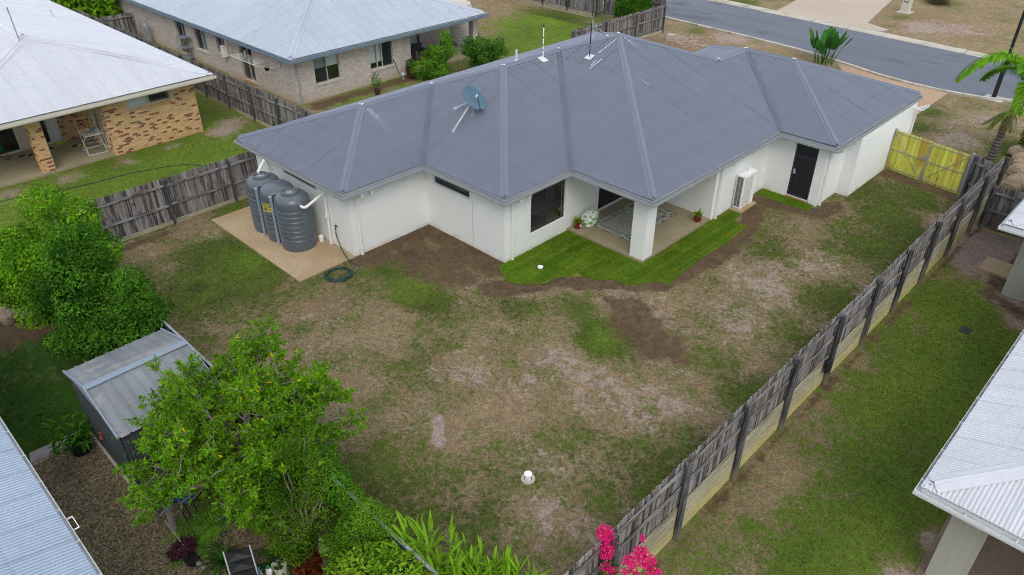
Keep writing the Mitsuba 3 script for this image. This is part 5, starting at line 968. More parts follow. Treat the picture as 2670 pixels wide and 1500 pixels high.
k = thing('wheelbarrow', 'blue wheelbarrow tray half hidden under the leafy tree', 'wheelbarrow'); ring = lambda sx, sy, z, n=28: np.array([(-6.72 + sx * math.copysign(abs(math.cos(a)) ** .6, math.cos(a)), -2.05 + sy * math.copysign(abs(math.sin(a)) ** .6, math.sin(a)), z) for a in np.arange(n) * 2 * np.pi / n]); V = np.vstack([ring(.24, .32, .35), ring(.32, .42, .66), ring(.335, .435, .665), ring(.30, .40, .655), ring(.22, .30, .40)]); n = 28
put(k + '__tray', (V, np.array([[i * n + j, i * n + (j + 1) % n, (i + 1) * n + (j + 1) % n, (i + 1) * n + j] for i in range(4) for j in range(n)])), mat('barrow_blue', (.02, .14, .48), .4, .5)); put(k + '__soil', poly_prism(Polygon(ring(.25, .34, 0)[:, :2]), .5, .56), 'soil'); put(k + '__frame', MB().tube([(-7.3, -2.3, .52), (-6.9, -2.2, .36), (-6.5, -1.9, .3), (-6.3, -1.7, .2)], .02, 8).tube([(-7.25, -1.95, .52), (-6.85, -1.9, .36), (-6.5, -1.8, .3), (-6.3, -1.7, .2)], .02, 8), 'black_metal'); put(k + '__wheel', trimesh.creation.torus(.13, .045, transform=trimesh.transformations.translation_matrix((-6.22, -1.62, .175)) @ trimesh.transformations.rotation_matrix(math.pi / 2, (1, .7, 0))), 'black_metal', smooth=True)
put('log_edging', MB().tube([(-7.33, -3.60, .05), (-7.28, -4.0, .05)], .06, 12), 'bark', smooth=40); tag('log_edging', 'short grey log lying at the edge of the gravel', 'log')
k = thing('deck_chair', 'black mesh reclining chair with silver frame at the bottom edge', 'chair')
cl_, cr_ = np.array([-7.04, -4.70, .98]), np.array([-6.60, -4.92, .98]); bl_, br_ = np.array([-7.13, -4.98, .36]), np.array([-6.69, -5.20, .36]); fl_, fr_ = np.array([-7.32, -5.42, .42]), np.array([-6.88, -5.64, .42])
def quad_panel(a, b, c, d, nrow): return [(a + (c - a) * i / nrow, b + (d - b) * i / nrow, a + (c - a) * (i + .97) / nrow, b + (d - b) * (i + .97) / nrow) for i in range(nrow)]
m = MB()
for A_, B_, C__, D_ in quad_panel(cl_, cr_, bl_, br_, 3): mid = (A_ + B_ + C__ + D_) / 4 + [.0, .03, .0]; m.add([A_, B_, D_, C__, mid], [[0, 1, 4], [1, 2, 4], [2, 3, 4], [3, 0, 4]])
put(k + '__backrest', m, 'black_metal'); m = MB(); m.add([bl_, br_, fr_, fl_], [[0, 1, 2, 3]]); put(k + '__seat', m, 'black_metal'); put(k + '__frame', MB().tube([cl_ + [0, 0, .03], bl_, fl_], .016, 8).tube([cr_ + [0, 0, .03], br_, fr_], .016, 8), 'silver_frame', smooth=True)
for a, b in ((bl_, fl_), (br_, fr_)): o = np.array([-.04, .02, 0]) if a is bl_ else np.array([.05, -.03, 0]); put(k + '__armrest', MB().beam(a + o + [0, .06, .22], b + o + [0, 0, .20], .06, .025), 'dish_paint'); put(k + '__leg', MB().tube([a + o + [0, 0, .2], a + o * 1.3 + [.02, -.2, -.36]], .014, 6).tube([b + o + [0, 0, .2], b + o * 1.3 + [0, .2, -.42]], .014, 6), 'silver_frame')
k = thing('plastic_jug', 'white plastic jug with green cap beside the deck chair', 'jug'); put(k + '__body', MB().lathe([(0, 0), (.085, 0), (.09, .02), (.09, .17), (.06, .23), (.03, .26), (0, .26)], (-6.42, -5.06, 0), 20, 1, .75), 'bright_white', smooth=40); put(k + '__cap', lathevf([(0, .30), (.034, .30), (.034, .25)], (-6.42, -5.06, 0), 16), 'glaze_green' if False else 'hose_cap' if 'hose_cap' in scene else mat('hose_cap', (.01, .25, .10), .5, .4))
k = thing('bucket', 'beige bucket holding a black glove at the bottom edge', 'bucket'); put(k + '__tub', lathevf([(0, 0), (.12, 0), (.15, .28), (.158, .285), (.145, .28), (.12, .05), (0, .05)], (-6.22, -5.16, 0), 24), 'cream_trim', smooth=40); m = MB()
for i, (a, l_) in enumerate([(2.2, .13), (1.75, .16), (1.4, .17), (1.0, .15), (.2, .11)]): m.tube(curve([(-6.22, -5.14, .30), (-6.22 + .5 * l_ * math.cos(a), -5.14 + .5 * l_ * math.sin(a), .35), (-6.22 + l_ * math.cos(a), -5.14 + l_ * math.sin(a), .31)], 7), [.03, .028, .026, .024, .022, .02, .012], 8)
put(k + '__glove', m, 'black_metal', smooth=True)
k = thing('garden_statue', 'small white garden statue under the shrubs', 'statue'); put(k, MB().lathe([(0, 0), (.10, 0), (.09, .06), (.06, .10), (.075, .18), (.05, .25), (.03, .27), (.055, .31), (.045, .37), (0, .39)], (-5.33, -5.30, 0), 18).tube([(-5.33, -5.30, .22), (-5.42, -5.38, .14), (-5.40, -5.42, .08)], [.03, .025, .02], 8), 'bright_white', smooth=True)
r = np.random.default_rng(2); m = MB(); oct_v = np.array([[1, 0, 0], [-1, 0, 0], [0, 1, 0], [0, -1, 0], [0, 0, 1], [0, 0, -1.]]); oct_f = np.array([[0, 2, 4], [2, 1, 4], [1, 3, 4], [3, 0, 4], [2, 0, 5], [1, 2, 5], [3, 1, 5], [0, 3, 5]])
for _ in range(15000):
    x, y = r.uniform(-9.2, -4.9), r.uniform(-5.6, 1.6); s_ = r.uniform(.008, .022) * (1.4 if r.random() < .1 else 1); c_ = np.array([.23, .185, .115]) * r.uniform(.3, 1.6) if r.random() < .93 else np.array([.42, .39, .33]); m.add(oct_v * r.uniform(.6, 1.2, 3) * s_ + [x, y, .006 + s_ * .3], oct_f, c_)
put('gravel_stones', m, 'coloured', color=True); tag('gravel_stones', 'loose brown and cream pebbles on the gravel bed', 'gravel', kind='stuff')
k = thing('rock_edging', 'row of tan rocks edging the dirt behind the dense trees', 'rocks')
def rock(ctr, rad, seed, sq=.7):
    s_ = trimesh.creation.icosphere(3, 1.0); v = np.array(s_.vertices); dsp = meshkit.fbm(v * 1.3 + seed * 3.7, 3)[:, None]; v = np.sign(v) * np.abs(v) ** .82 * (.68 + .62 * dsp); r = np.random.default_rng(seed); return v * np.array(rad) @ np.array(trimesh.transformations.rotation_matrix(r.uniform(0, 6), (0, 0, 1)))[:3, :3] + np.array(ctr), s_.faces
for i, (x, y, s_) in enumerate([(-7.25, 8.75, .42), (-6.9, 8.5, .30), (-6.62, 8.3, .24), (-6.4, 8.15, .2), (-7.7, 9.0, .35), (-6.15, 8.0, .22), (-8.1, 9.3, .3)]): put(k + '__rock', rock((x, y, .10), (s_, s_ * .7, s_ * .55), i + 2), 'boulder_stone', smooth=True)
for i, (x, y, z, s_) in enumerate([(27.9, -9.7, .22, .46), (26.6, -10.15, .25, .62), (25.75, -10.35, .15, .55), (25.05, -10.55, .05, .50), (24.35, -10.5, .0, .48), (24.6, -11.2, .1, .6), (26.0, -11.1, .35, .6), (27.2, -10.9, .35, .55), (23.8, -11.3, -.15, .5), (25.3, -11.6, .35, .6)]):
    k = thing('boulder', 'tan boulder in the pile behind the right hand fence' if i else 'single rounded boulder lying apart from the pile behind the fence', 'boulder', 'boulders beyond the right hand fence' if i else None); put(k, rock((x, y, z), (s_, s_ * .85, s_ * .62), i + 20), 'boulder_stone', smooth=True)

# ------------------------------------------------------------------ things on the brick house patio
k = thing('drying_rack', 'white folding clothes drying rack on the brick house patio', 'drying rack'); m = MB(); 
A_, B_, C__, D_ = [np.array(p) for p in ((-.84, 19.56, .1), (-.08, 19.48, .1), (-.80, 20.35, .1), (-.04, 20.4, .1))]; tl, trr, tl2, tr2 = [np.array(p) for p in ((-.72, 20.45, .98), (.02, 20.4, .98), (-.80, 19.5, .95), (-.04, 19.45, .95))]
for a, b in ((A_, tl), (B_, trr), (C__, tl2), (D_, tr2), (A_, B_), (C__, D_), (tl, trr), (tl2, tr2), (tl, tl2), (trr, tr2)): m.tube([a, b], .012, 6)
for f in np.linspace(.1, .9, 8): m.tube([tl + (tl2 - tl) * f, trr + (tr2 - trr) * f], .006, 5)
for f in (.3, .45, .6): m.tube([A_ + (tl - A_) * f, B_ + (trr - B_) * f], .006, 5)
w1, w2 = tl + [0, .15, .45], trr + [0, .15, .45]; m.tube([tl, w1], .01, 6).tube([trr, w2], .01, 6).tube([w1, w2], .008, 5)
put(k + '__frame', m, 'bright_white'); put(k + '__cloth', MB().box(-.55, -.2, 19.85, 20.05, .97, .99).box(-.3, -.05, 20.15, 20.35, .97, 1.0), 'teal_blind')
k = thing('camping_chair', 'green folding camping chair at the left edge of the patio', 'chair'); cc = np.array([-3.72, 21.75, .1]); m = MB().add([cc + p for p in ((-.25, -.2, .42), (.25, -.2, .42), (.27, .22, .40), (-.27, .22, .40))], [[0, 1, 2, 3]]).add([cc + p for p in ((-.27, .22, .40), (.27, .22, .40), (.24, .36, .92), (-.24, .36, .92))], [[0, 1, 2, 3]]); put(k + '__fabric', m, mat('chair_green', (.01, .14, .09), .8, .2)); m = MB()
for a, b in (((-.27, -.25, 0), (.27, .2, .42)), ((.27, -.25, 0), (-.27, .2, .42)), ((-.27, .3, 0), (.27, -.2, .42)), ((.27, .3, 0), (-.27, -.2, .42)), ((-.27, .25, .1), (-.25, .37, .92)), ((.27, .25, .1), (.25, .37, .92)), ((-.28, -.25, .58), (-.27, .3, .56)), ((.28, -.25, .58), (.27, .3, .56)), ((-.28, -.22, .0), (-.28, -.22, .58)), ((.28, -.22, .0), (.28, -.22, .58))): m.tube([cc + a, cc + b], .012, 6)
put(k + '__frame', m, 'black_metal')
def shoe(x, y, a, c): c_, s_ = math.cos(a), math.sin(a); prof = [(-.13, .03, .035), (-.10, .045, .06), (-.03, .04, .065), (.05, .045, .045), (.11, .04, .035), (.135, .02, .03)]; V = []; [V.extend([(x + u * c_ - w_ * s_, y + u * s_ + w_ * c_, .09), (x + u * c_ - w_ * .7 * s_, y + u * s_ + w_ * .7 * c_, .09 + h_), (x + u * c_ + w_ * .7 * s_, y + u * s_ - w_ * .7 * c_, .09 + h_), (x + u * c_ + w_ * s_, y + u * s_ - w_ * c_, .09)]) for u, w_, h_ in prof]; f = [[i * 4 + j, i * 4 + j + 1, i * 4 + j + 5, i * 4 + j + 4] for i in range(5) for j in range(3)] + [[0, 1, 2, 3], [20, 21, 22, 23]]; return np.array(V), np.array(f)
mat('lime_plastic', (.42, .55, .02), .5, .4)
for i, (x, y, a, mt, lab) in enumerate([(-2.92, 21.62, .3, 'black_metal', 'dark shoe left of the brick column'), (-2.6, 21.5, .8, 'black_metal', 'dark shoe beside the brick column'), (-1.75, 21.57, .2, 'black_metal', 'black shoe right of the brick column'), (-.86, 21.16, .3, 'black_metal', 'black thong on the patio near the drying rack'), (-.65, 21.11, .5, 'lime_plastic', 'lime green thong on the patio near the drying rack')]): put(thing('shoe', lab, 'shoe') if True else '', shoe(x, y, a, 0), mt)
k = thing('broom', 'blue handled broom leaning on the glass patio door', 'broom'); put(k + '__handle', MB().tube([(-1.12, 21.95, .15), (-.72, 22.12, 1.30)], .014, 6), 'dish_paint'); put(k + '__head', MB().beam((-1.42, 21.9, .13), (-1.0, 21.96, .13), .06, .07), 'lime_plastic')
put('lawn_hose', MB().tube(curve([(-6, 17.45, .02), (-4.5, 17.55, .02), (-3.2, 17.0, .025), (-1.8, 16.75, .03), (-.2, 16.55, .03), (1.6, 15.9, .03), (2.6, 14.6, .02)], 50), .014, 6), 'hose_green', smooth=True); tag('lawn_hose', 'thin dark hose lying across the neighbouring green lawn', 'hose')

# ------------------------------------------------------------------ things at the pale brick house
k = thing('wall_clothesline', 'cream folding clothesline fixed to the pale brick wall', 'clothesline'); m = MB().tube([(9.34, 23.7, 1.72), (8.55, 23.9, 1.70)], .02, 6).tube([(8.55, 24.0, 1.70), (8.55, 21.3, 1.70)], .028, 8).tube([(8.55, 21.5, 1.70), (9.34, 21.4, 1.74)], .016, 6).tube([(8.55, 21.3, 1.7), (8.95, 20.2, 1.72), (9.34, 20.2, 1.75)], .016, 6)
put(k + '__frame', m, 'cream_trim'); m = MB()
for f in np.linspace(.12, .9, 8): m.tube([(8.58 + .75 * f, 23.86 - .14 * f, 1.71), (8.58 + .75 * f, 21.4, 1.72)], .005, 4)
put(k + '__line', m, 'bright_white'); put(k + '__bracket', MB().box(9.30, 9.34, 23.62, 23.78, 1.55, 1.85), 'cream_trim'); put(k + '__bracket', MB().box(9.30, 9.34, 20.1, 20.3, 1.6, 1.9), 'cream_trim')
put('peg_basket', MB().lathe([(0, 0), (.10, 0), (.14, .16), (.12, .17), (.09, .03), (0, .02)], (8.85, 20.65, 1.52), 16).tube([(8.75, 20.65, 1.66), (8.85, 20.65, 1.80), (8.95, 20.65, 1.66)], .008, 5), 'black_metal'); tag('peg_basket', 'small dark peg basket hanging from the wall clothesline', 'basket')
k = thing('gas_bottle', 'tall grey gas bottle beside the paling screen', 'gas bottle'); put(k + '__cylinder', lathevf([(0, 0), (.17, .0), (.19, .06), (.19, 1.05), (.16, 1.16), (.06, 1.22), (0, 1.22)], (8.95, 35.8, 0), 24), 'galvanised', smooth=40); put(k + '__collar', lathevf([(.12, 1.16), (.13, 1.34), (.115, 1.34), (.11, 1.16)], (8.95, 35.8, 0), 20), 'silver_frame', smooth=40); put(k + '__valve', MB().tube([(8.95, 35.8, 1.2), (8.95, 35.8, 1.32)], .03, 8).tube(curve([(8.95, 35.8, 1.32), (9.15, 35.6, 1.6), (9.3, 35.5, 1.5)], 8), .012, 6), 'black_metal')
k = thing('outdoor_shelf', 'grey metal two tier shelf beside the pale brick side door', 'shelf'); 
for z in (.15, .75, 1.35): put(k + '__tier', MB().box(8.78, 9.26, 30.2, 31.0, z, z + .03), 'grey_trim')
for x in (8.80, 9.24):
    for y in (30.22, 30.98): put(k + '__leg', MB().box(x - .015, x + .015, y - .015, y + .015, 0, 1.42), 'galvanised')
def arm_chair(x, y, a, w_, lab):
    k = thing('wicker_armchair', lab, 'chair'); c_, s_ = math.cos(a), math.sin(a); R_ = np.array([[c_, -s_, 0], [s_, c_, 0], [0, 0, 1]]); tr = lambda vf: (vf[0] @ R_.T + [x, y, .08], vf[1]); wk = 'wicker'; put(k + '__seat', MB().add(*tr(boxvf(-w_ / 2, w_ / 2, -.35, .35, .12, .36))), wk); put(k + '__backrest', MB().add(*tr(boxvf(-w_ / 2, w_ / 2, .28, .40, .36, .80))), wk)
    for sg in (-1, 1): put(k + '__armrest', MB().add(*tr(boxvf(*sorted((sg * w_ / 2, sg * (w_ / 2 - .12))), -.38, .28, .36, .60))), wk)
    put(k + '__cushion', MB().add(*tr(boxvf(-w_ / 2 + .13, w_ / 2 - .13, -.36, .26, .362, .47))).add(*tr(boxvf(-w_ / 2 + .13, w_ / 2 - .13, .16, .277, .472, .90))), 'cushion_grey'); m = MB()
    for dx in (-w_ / 2 + .04, w_ / 2 - .04):
        for dy in (-.32, .32): m.add(*tr(boxvf(dx - .025, dx + .025, dy - .025, dy + .025, 0, .12)))
    put(k + '__leg', m, wk)
def wick_fn(p, n, uv): return mix((.13, .12, .115), (.30, .28, .265), smoothstep(.2, .8, .5 + .5 * dr.sin(p.z * 120)) * .6 + .4 * noise(p.x * 60, p.y * 60, p.z * 60))
mat('wicker', proc(wick_fn), .8, .2); mat('cushion_grey', (.085, .09, .11), .9, .1)
arm_chair(18.75, 20.5, -.15, .85, 'grey wicker armchair with cushions against the patio glass door'); arm_chair(19.0, 19.25, 1.5, 1.0, 'grey wicker seat at the patio edge behind the green bushes'); arm_chair(20.9, 20.2, .3, .8, 'dark cushioned wicker chair near the patio column')
k = thing('round_water_tank', 'large pale grey ribbed round water tank behind the patio column', 'tank'); pr = [(1.25, 0)]
for z in np.arange(.1, 2.2, .2): pr += [(1.25, z), (1.28, z + .03), (1.25, z + .06)]
put(k, lathevf(pr + [(1.2, 2.32), (0, 2.45)], (23.2, 22.4, 0), 48), 'grille_beige', smooth=30)
k = thing('square_planter', 'tall dark brown square planter with a leafy plant at the pale brick corner', 'potted plant'); V = np.array([(16.25 + sx * w_, 18.15 + sy * w_, z) for z, w_ in ((0, .17), (.58, .25), (.60, .25), (.55, .21)) for sx, sy in ((-1, -1), (1, -1), (1, 1), (-1, 1))]); put(k + '__pot', (V, np.array([[i * 4 + j, i * 4 + (j + 1) % 4, (i + 1) * 4 + (j + 1) % 4, (i + 1) * 4 + j] for i in range(3) for j in range(4)] + [[12, 13, 14, 15]])), mat('planter_brown', (.055, .03, .024), .5, .4)); V, F_, CC = foliage([(16.25, 18.15, .85, .28, .28, .25)], 500, .09, 2, (.04, .11, .015), (.10, .22, .03)); put(k + '__leaves', (V, F_), 'leaf', color=CC)
shrub('garden_bush', 'dense round bush in front of the pale brick patio, the left one', clumps([(17.2, 17.1, 1.0, .8, .75, .95), (16.6, 17.2, .6, .6, .6, .55), (17.8, 17.0, 1.3, .55, .5, .6), (18.0, 17.1, 1.95, .2, .2, .35)], 26, .22, .42, 4), 7500, .13, 41, (.045, .15, .014), (.17, .36, .03), base=(17.3, 17.1, 0), cat='bush')
shrub('garden_bush', 'wide glossy bush in front of the pale brick patio, the right one', clumps([(20.3, 16.4, .8, 1.0, .8, .8), (21.3, 16.3, 1.05, .6, .55, .65), (19.5, 16.6, 1.3, .6, .55, .7), (20.3, 16.8, 1.6, .3, .3, .5)], 30, .22, .42, 5), 7500, .13, 42, (.03, .11, .018), (.12, .28, .04), base=(20.3, 16.4, 0), cat='bush')
grass_tuft('dry_grass_plant', 'dry stalky grass between the two garden bushes', 18.8, 16.8, 130, 1.2, .22, (.28, .25, .14), 12, wd=.014)
k = thing('garden_plant', 'small leafy stake plant in a dark pot near the roof edge', 'potted plant'); put(k + '__pot', lathevf([(0, 0), (.13, 0), (.17, .3), (.15, .3), (0, .27)], (13.2, 17.3, 0), 18), 'planter_brown'); V, F_, CC = foliage([(13.2, 17.35, .75, .25, .25, .4)], 260, .10, 6, (.05, .14, .02), (.12, .28, .03)); put(k + '__leaves', (V, F_), 'leaf', color=CC)
k = thing('garden_light', 'small silver garden ornament at the pale brick wall', 'ornament'); put(k, MB().lathe([(0, .42), (.10, .38), (.14, .28), (.10, .2), (.04, .16), (.05, .0)], (15.75, 18.3, 0), 18), 'silver_frame', smooth=40)
put('wall_hose', MB().tube(curve([(15.55, 18.80, 1.0), (15.62, 18.72, .8), (15.75, 18.7, .35), (16.05, 18.6, .06), (16.5, 18.4, .03)], 20), .018, 6).tube([(15.55, 18.83, 1.05), (15.55, 18.76, .95)], .03, 8), 'black_metal', smooth=True); tag('wall_hose', 'black hose hanging from the tap on the pale brick wall', 'hose')
shrub('broad_tree', 'bright green broad leaved tree behind the end of the white roof', [(7.7, 42.5, 1.9, 1.9, 2.2, 1.7), (8.3, 40.6, 1.2, 1.2, 1.1, 1.1), (6.6, 44.5, 2.4, 1.8, 1.8, 1.5)], 9000, .30, 51, (.05, .16, .01), (.20, .42, .02), base=(7.8, 42.4, 0), trunk_r=.12, gap=.42)
shrub('round_bush', 'round dark green bush at the street end of the far paling fence', [(34.2, 16.2, 1.2, 1.25, 1.25, 1.25), (34.0, 15.4, 1.5, .8, .8, .9)], 16000, .12, 52, (.025, .09, .012), (.09, .23, .02), base=(34.2, 16.2, 0), cat='bush')

# ------------------------------------------------------------------ street side
k = thing('giant_strelitzia', 'clump of tall paddle leaved plants rising behind the grey roof', 'plant'); r = np.random.default_rng(19)
for i in range(24):
    a = i * 2.39996; b = np.array([35.1 + .5 * math.cos(a) * (i % 3) / 2, 2.75 + .5 * math.sin(a) * (i % 3) / 2, 0]); el = r.uniform(1.15, 1.5); d = np.array([math.cos(a) * math.cos(el), math.sin(a) * math.cos(el), math.sin(el)]); top = b + d * r.uniform(.75, 1.45); m = MB().tube([b, (b + top) / 2 + [0, 0, .05], top], [.03, .022, .014], 6, (.07, .17, .03)); d2 = unit(d + [.22 * math.cos(a), .22 * math.sin(a), .3]); sv = np.cross(d2, [math.sin(a), -math.cos(a), .2]); v, f = leaf_strip(top, d2, r.uniform(.65, .95), r.uniform(.34, .46), .5, 8, up=sv, fold=.35); m.add(v, f, np.array([.045, .16, .028]) * r.uniform(.65, 1.4)); put(k + '__leaf', m, 'leaf', color=True)
k = thing('palm_tree', 'leaning palm tree with feathery fronds near the street lamp', 'palm'); tp = curve([(26.30, -8.98, -.05), (26.36, -8.99, .7), (26.44, -9.02, 1.5), (26.52, -9.08, 2.15)], 40); put(k + '__trunk', MB().tube(tp, .15 + .05 * np.exp(-np.linspace(0, 6, 40)) + .006 * np.sin(np.arange(40) * 1.9), 16), 'palm_bark', smooth=True)
top = tp[-1]; co = top + [.14, -.16, 1.35]; put(k + '__crownshaft', MB().tube([top, (top + co) / 2, co], [.15, .11, .05], 12), 'ginger_stem', smooth=True); r = np.random.default_rng(23); LFT = np.array([-.70, .715, 0]); BK = np.array([.715, .70, 0])
for d, ln, dp, pr_, col, ll in [(LFT * .42 + [0, 0, 1.0], 3.9, 3.0, 74, (.15, .36, .02), .62), (LFT * .30 - BK * .45 + [0, 0, .35], 2.1, 2.3, 52, (.20, .40, .03), .58), (-LFT * .6 + BK * .2 + [0, 0, .9], 3.0, 2.4, 52, (.13, .31, .02), .6), (BK * .7 + LFT * .2 + [0, 0, .7], 2.6, 2.2, 46, (.11, .28, .02), .6), (-BK * .5 - LFT * .5 + [0, 0, .6], 2.6, 2.3, 52, (.16, .35, .03), .6),
                                (-LFT * .8 + [0, 0, .45], 2.8, 1.8, 46, (.12, .28, .02), .6), (LFT * .15 - BK * .15 + [0, 0, .8], 2.3, 2.9, 50, (.17, .38, .03), .58), (BK * .5 + [0, 0, .9], 2.4, 2.4, 46, (.12, .30, .02), .58), (LFT * .5 - BK * .1 + [0, 0, .05], 1.2, 1.6, 22, (.17, .22, .05), .4), (-BK * .5 + LFT * .45 + [0, 0, -.15], 1.0, 1.4, 18, (.20, .18, .08), .38), (LFT * .9 + [0, 0, -.1], 1.2, .7, 12, (.10, .08, .05), .3), (LFT * .1 - BK * .6 + [0, 0, -.25], .9, 1.2, 18, (.18, .16, .07), .36)]:
    m = MB(); low_ = pr_ < 30; pts = pinnate(m, top + [0, 0, .12] if low_ else co, d, ln, dp, pr_, ll, .05, col, r, plume=0 if low_ else 1, ln=5, vee=.2); m.tube(pts, np.linspace(.03, .008, len(pts)), 6, (.16, .28, .05)); put(k + '__frond', m, 'leaf', color=True)
shrub('garden_shrub', 'olive and yellow flowering shrub behind the palm trunk', [(28.6, -10.2, .7, 1.0, .8, .75), (29.6, -10.3, .6, .8, .7, .6)], 5000, .12, 61, (.06, .09, .015), (.20, .20, .03), base=(28.6, -10.2, 0), cat='shrub', yellow=.06)
k = thing('street_lamp', 'tall black street lamp pole on a concrete base at the kerb', 'street lamp'); put(k + '__pole', MB().tube([(35.5, -6.5, .02), (35.5, -6.5, 1.4)], .11, 14).tube([(35.5, -6.5, 1.4), (35.5, -6.5, 7.5)], [.085, .06], 14), 'black_metal', smooth=40); put(k + '__base_plate', boxvf(35.28, 35.72, -6.72, -6.28, .04, .07), 'grey_trim'); put(k + '__footing', boxvf(35.0, 36.0, -7.0, -6.05, -.02, .035), 'kerb_concrete'); put(k + '__lantern', MB().tube([(35.5, -6.5, 7.45), (36.9, -6.3, 7.8)], .04, 10).box(36.7, 37.5, -6.45, -6.15, 7.72, 7.86), 'black_metal')
k = thing('letterbox', 'cream block letterbox pillar on the far verge across the street', 'letterbox'); put(k + '__pillar', poly_prism(sbox(51.3, 3.85, 51.85, 4.42).buffer(-.03).buffer(.03), .05, 1.15), 'cream_trim'); put(k + '__base', boxvf(51.1, 52.0, 3.65, 4.6, -.02, .08), 'kerb_concrete'); put(k + '__plate', boxvf(51.285, 51.297, 4.0, 4.27, .78, 1.0), 'dark_frame'); put(k + '__slot', boxvf(51.275, 51.284, 4.03, 4.24, .86, .92), 'bright_white'); put(k + '__cap', boxvf(51.24, 51.91, 3.79, 4.48, 1.152, 1.22), 'cream_trim')
grass_tuft('ornamental_grass', 'dry ornamental grass mound at the top edge across the street', 56.3, 3.4, 500, 1.1, .35, (.13, .10, .05), 15, wd=.02)
shrub('street_hedge', 'low red tinged hedge at the top edge across the street', [(58.5, 6.5, .5, 1.0, 1.6, .5), (58.5, 4.8, .4, .9, 1.0, .4)], 3000, .14, 71, (.06, .05, .012), (.14, .16, .02), cat='hedge')
put('service_cover', boxvf(34.05, 34.65, 12.7, 13.2, -.02, .02), 'kerb_concrete'); tag('service_cover', 'small square concrete cover beside the end of the street fence', 'cover')

# ------------------------------------------------------------------ new turf
mat('turf_soil', (.19, .19, .035), .95, .1)
def turf_tone(k):
    def fn(p, n, uv):
        hf = noise(p.x * 60, p.y * 60); return mix((.035, .095, .006), (.105, .185, .010), .5 * fbm(p.x * 3, p.y * 3) + .5 * hf) * (.75 + .4 * fbm(p.x * 11, p.y * 11)) * k
    return fn
for i, k in enumerate((.98, 1.14, 1.3)): mat(f'turf_material_{i}', proc(turf_tone(k)), .9, .15)
tp_ = Polygon([(5.3, .16), (8.84, .16), (8.84, -3.22), (13.3, -3.22), (14.42, -3.22), (14.42, -3.74), (13.80, -3.86), (13.72, -4.42), (12.1, -4.52), (10.85, -4.46), (9.4, -4.50), (8.4, -4.62), (8.25, -4.2), (7.75, -3.92), (7.4, -3.62), (7.38, -3.1), (7.02, -2.85), (6.86, -2.3), (6.15, -1.68), (5.68, -1.72), (5.05, -1.2), (4.85, -.65)])
put('turf__underlay', poly_sheet(tp_, .008), 'turf_soil')
strip = Polygon([(16.42, -3.24), (17.06, -3.24), (17.06, -5.40), (16.5, -5.44)])
TF = tag('turf', 'freshly laid bright green turf rolls around the verandah', 'turf'); bl = []; r = np.random.default_rng(44); rolls = []
for j in range(12):
    y1_ = .16 - j * .44; off = (j % 2) * .7 + r.uniform(-.1, .1)
    for i in range(-1, 9): rolls.append((tp_, sbox(4.6 + i * 1.45 + off, y1_ - .44, 4.6 + (i + 1) * 1.45 + off, y1_)))
rolls += [(strip, sbox(16.3, -4.35, 17.2, -3.2)), (strip, sbox(16.3, -5.5, 17.2, -4.36))]
for reg, q in rolls:
    pg = reg.intersection(q.buffer(-.018))
    if pg.is_empty or pg.area < .03 or pg.geom_type != 'Polygon': continue
    pg = shapely.segmentize(pg, .06); c = np.array(pg.exterior.coords)[:-1]; c += (meshkit.noise(np.column_stack([c * 19, c[:, :1] * 0]))[:, None] - .5) * .025; pg = Polygon(c).buffer(0)
    if pg.geom_type != 'Polygon': continue
    put(TF + '__turf_roll', poly_prism(pg, -.01, .024 + .008 * r.random()), f'turf_material_{r.integers(0, 3)}'); n = int(pg.area * 1500); mn, mx = c.min(0), c.max(0); pp = r.uniform(mn, mx, (int(n * 1.4), 2)); ins = shapely.contains_xy(pg, pp[:, 0], pp[:, 1]); pp = pp[ins]; ed = shapely.distance(pg.exterior, shapely.points(pp)); tone = r.uniform(.88, 1.12); bl.append((pp, ed, tone))
def blades(xy, z, h_, w_, C_, r, lean=.6):
    n = len(xy); a = r.uniform(0, 6.283, n); ln = r.normal(0, lean, (n, 2)) * h_[:, None]; B_ = np.column_stack([xy, np.broadcast_to(z, n)]); s_ = np.stack([np.cos(a), np.sin(a), 0 * a], 1) * w_[:, None] / 2; V = np.stack([B_ - s_, B_ + s_, B_ + np.column_stack([ln, h_])], 1).reshape(-1, 3); return V, np.arange(n * 3).reshape(-1, 3), np.repeat(C_, 3, 0)
pp = np.vstack([b[0] for b in bl]); ed = np.concatenate([b[1] for b in bl]); tone = np.concatenate([np.full(len(b[0]), b[2]) for b in bl]); n = len(pp)
big = meshkit.fbm(np.column_stack([pp * 1.1, pp[:, :1] * 0]), 3)[:, None]; C_ = (np.array([.050, .120, .005]) * (1 - big) + np.array([.165, .255, .012]) * big) * r.uniform(.4, 1.5, (n, 1)) * tone[:, None]; yl_ = (ed < .05) & (r.random(n) < .8) & (meshkit.noise(np.column_stack([pp * 3, pp[:, :1] * 0])) > .36); C_[yl_] = np.array([.40, .36, .06]) * r.uniform(.6, 1.2, (yl_.sum(), 1)); V, F_, CC = blades(pp, .024, r.uniform(.02, .045, n), r.uniform(.008, .014, n), C_, r); put(TF + '__blades', (V, F_), 'leaf', color=CC); labels[TF + '__blades'] = {'kind': 'stuff'}

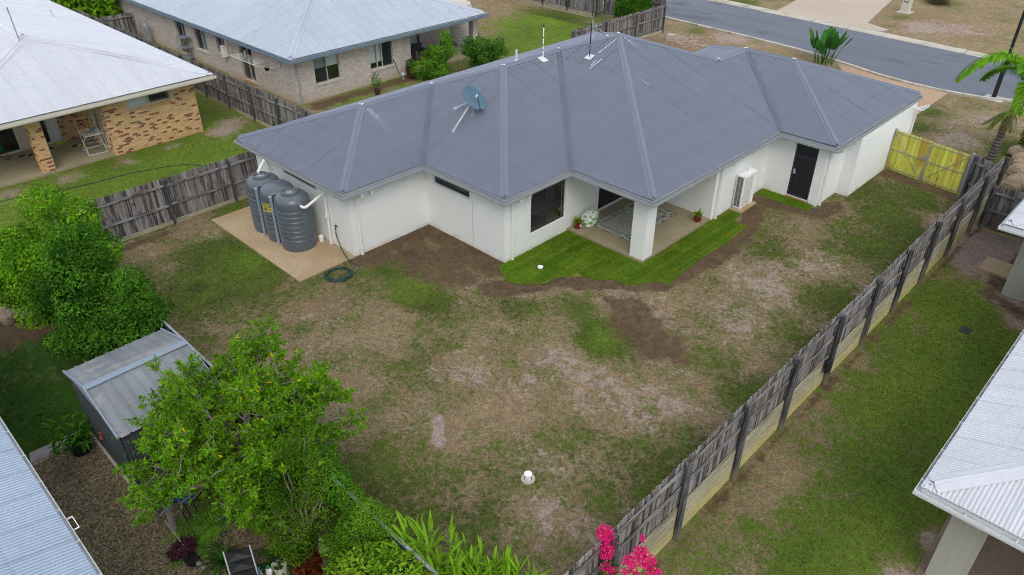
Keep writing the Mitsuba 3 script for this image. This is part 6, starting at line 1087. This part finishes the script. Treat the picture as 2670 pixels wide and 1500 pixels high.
# ------------------------------------------------------------------ grass blades over the lawns
def lawn_grass(key, label, x0, x1, y0, y1, z, dens, seed, hmax=.05, cut=None, lim=None):
    r = np.random.default_rng(seed); n = int((x1 - x0) * (y1 - y0) * dens); xy = np.column_stack([r.uniform(x0, x1, n), r.uniform(y0, y1, n)])
    X_, Y_ = mi.Float(xy[:, 0].astype(np.float32)), mi.Float(xy[:, 1].astype(np.float32)); gr, ba, so, *_ = gmask(X_, Y_); gr, ba, so = (np.array(q) for q in (gr, ba, so)); hf = r.random(n).astype(np.float32); C_ = np.array(ground_color(X_, Y_, mi.Float(hf))).reshape(3, -1).T
    keep = r.random(n) < np.clip(.50 + .5 * gr - .75 * ba - 1.2 * so, .03, 1)
    for q in (cut or []): keep &= ~shapely.contains_xy(q, xy[:, 0], xy[:, 1])
    xy, C_, gr = xy[keep], C_[keep], gr[keep]; n = len(xy); C_ = C_ * r.uniform(.75, 1.35, (n, 1)); dry = r.random(n) < .18; C_[dry] = np.array([.27, .20, .12]) * r.uniform(.6, 1.2, (dry.sum(), 1)) * (1 - .5 * gr[dry, None]); h_ = r.uniform(.015, hmax, n) * (.6 + .7 * gr); V, F_, CC = blades(xy, z, h_, r.uniform(.008, .018, n) * (hmax / .05) ** .5, C_, r, .9); put(key, (V, F_), 'leaf', color=CC); tag(key, label, 'grass', kind='stuff')
houses = [Polygon([(WX0, 10.1), (WX0, WY1), (WX2, WY1), (WX2, WY3), (WX4, WY3), (WX4, WY5), (WX6, WY5), (WX6, -5.98), (WX8, -5.98), (WX8, 10.1)]), sbox(.05, 4.1, 2.4, 10.3), tp_, strip]
lawn_grass('lawn_grass', 'short patchy dry and green grass of the big back lawn', -4.75, 22.3, -10.0, 10.9, .0, 620, 81, cut=houses)
lawn_grass('neighbour_grass', 'green and tan grass of the right hand strip lawn below the fence', -1, 20.5, -14.3, -10.35, -.5, 560, 82, cut=[sbox(2.9, -30, 30, -14.5), sbox(17.4, -12.4, 18.5, -11.3)])
lawn_grass('side_grass', 'bright green grass in front of the brick house', -6, 6.5, 11.1, 18.9, .0, 330, 83)
lawn_grass('side_grass_strip', 'grass strip between the brick house and the paling fence', 4.2, 6.5, 18.9, 24, .0, 250, 84)
lawn_grass('back_grass', 'green and tan lawn behind the pale brick house', 9, 33.5, 14.2, 32, .0, 90, 85, hmax=.07, cut=[sbox(9.3, 18.8, 22.4, 40)])
lawn_grass('verge_grass', 'dry brown grass of the front verge beside the driveway', 22.6, 35.2, -10.0, -4.7, .0, 200, 86, hmax=.06)
lawn_grass('shed_grass', 'dark green soft lawn beside the shed', -10.5, -7.45, 2.1, 7.4, .0, 420, 87)
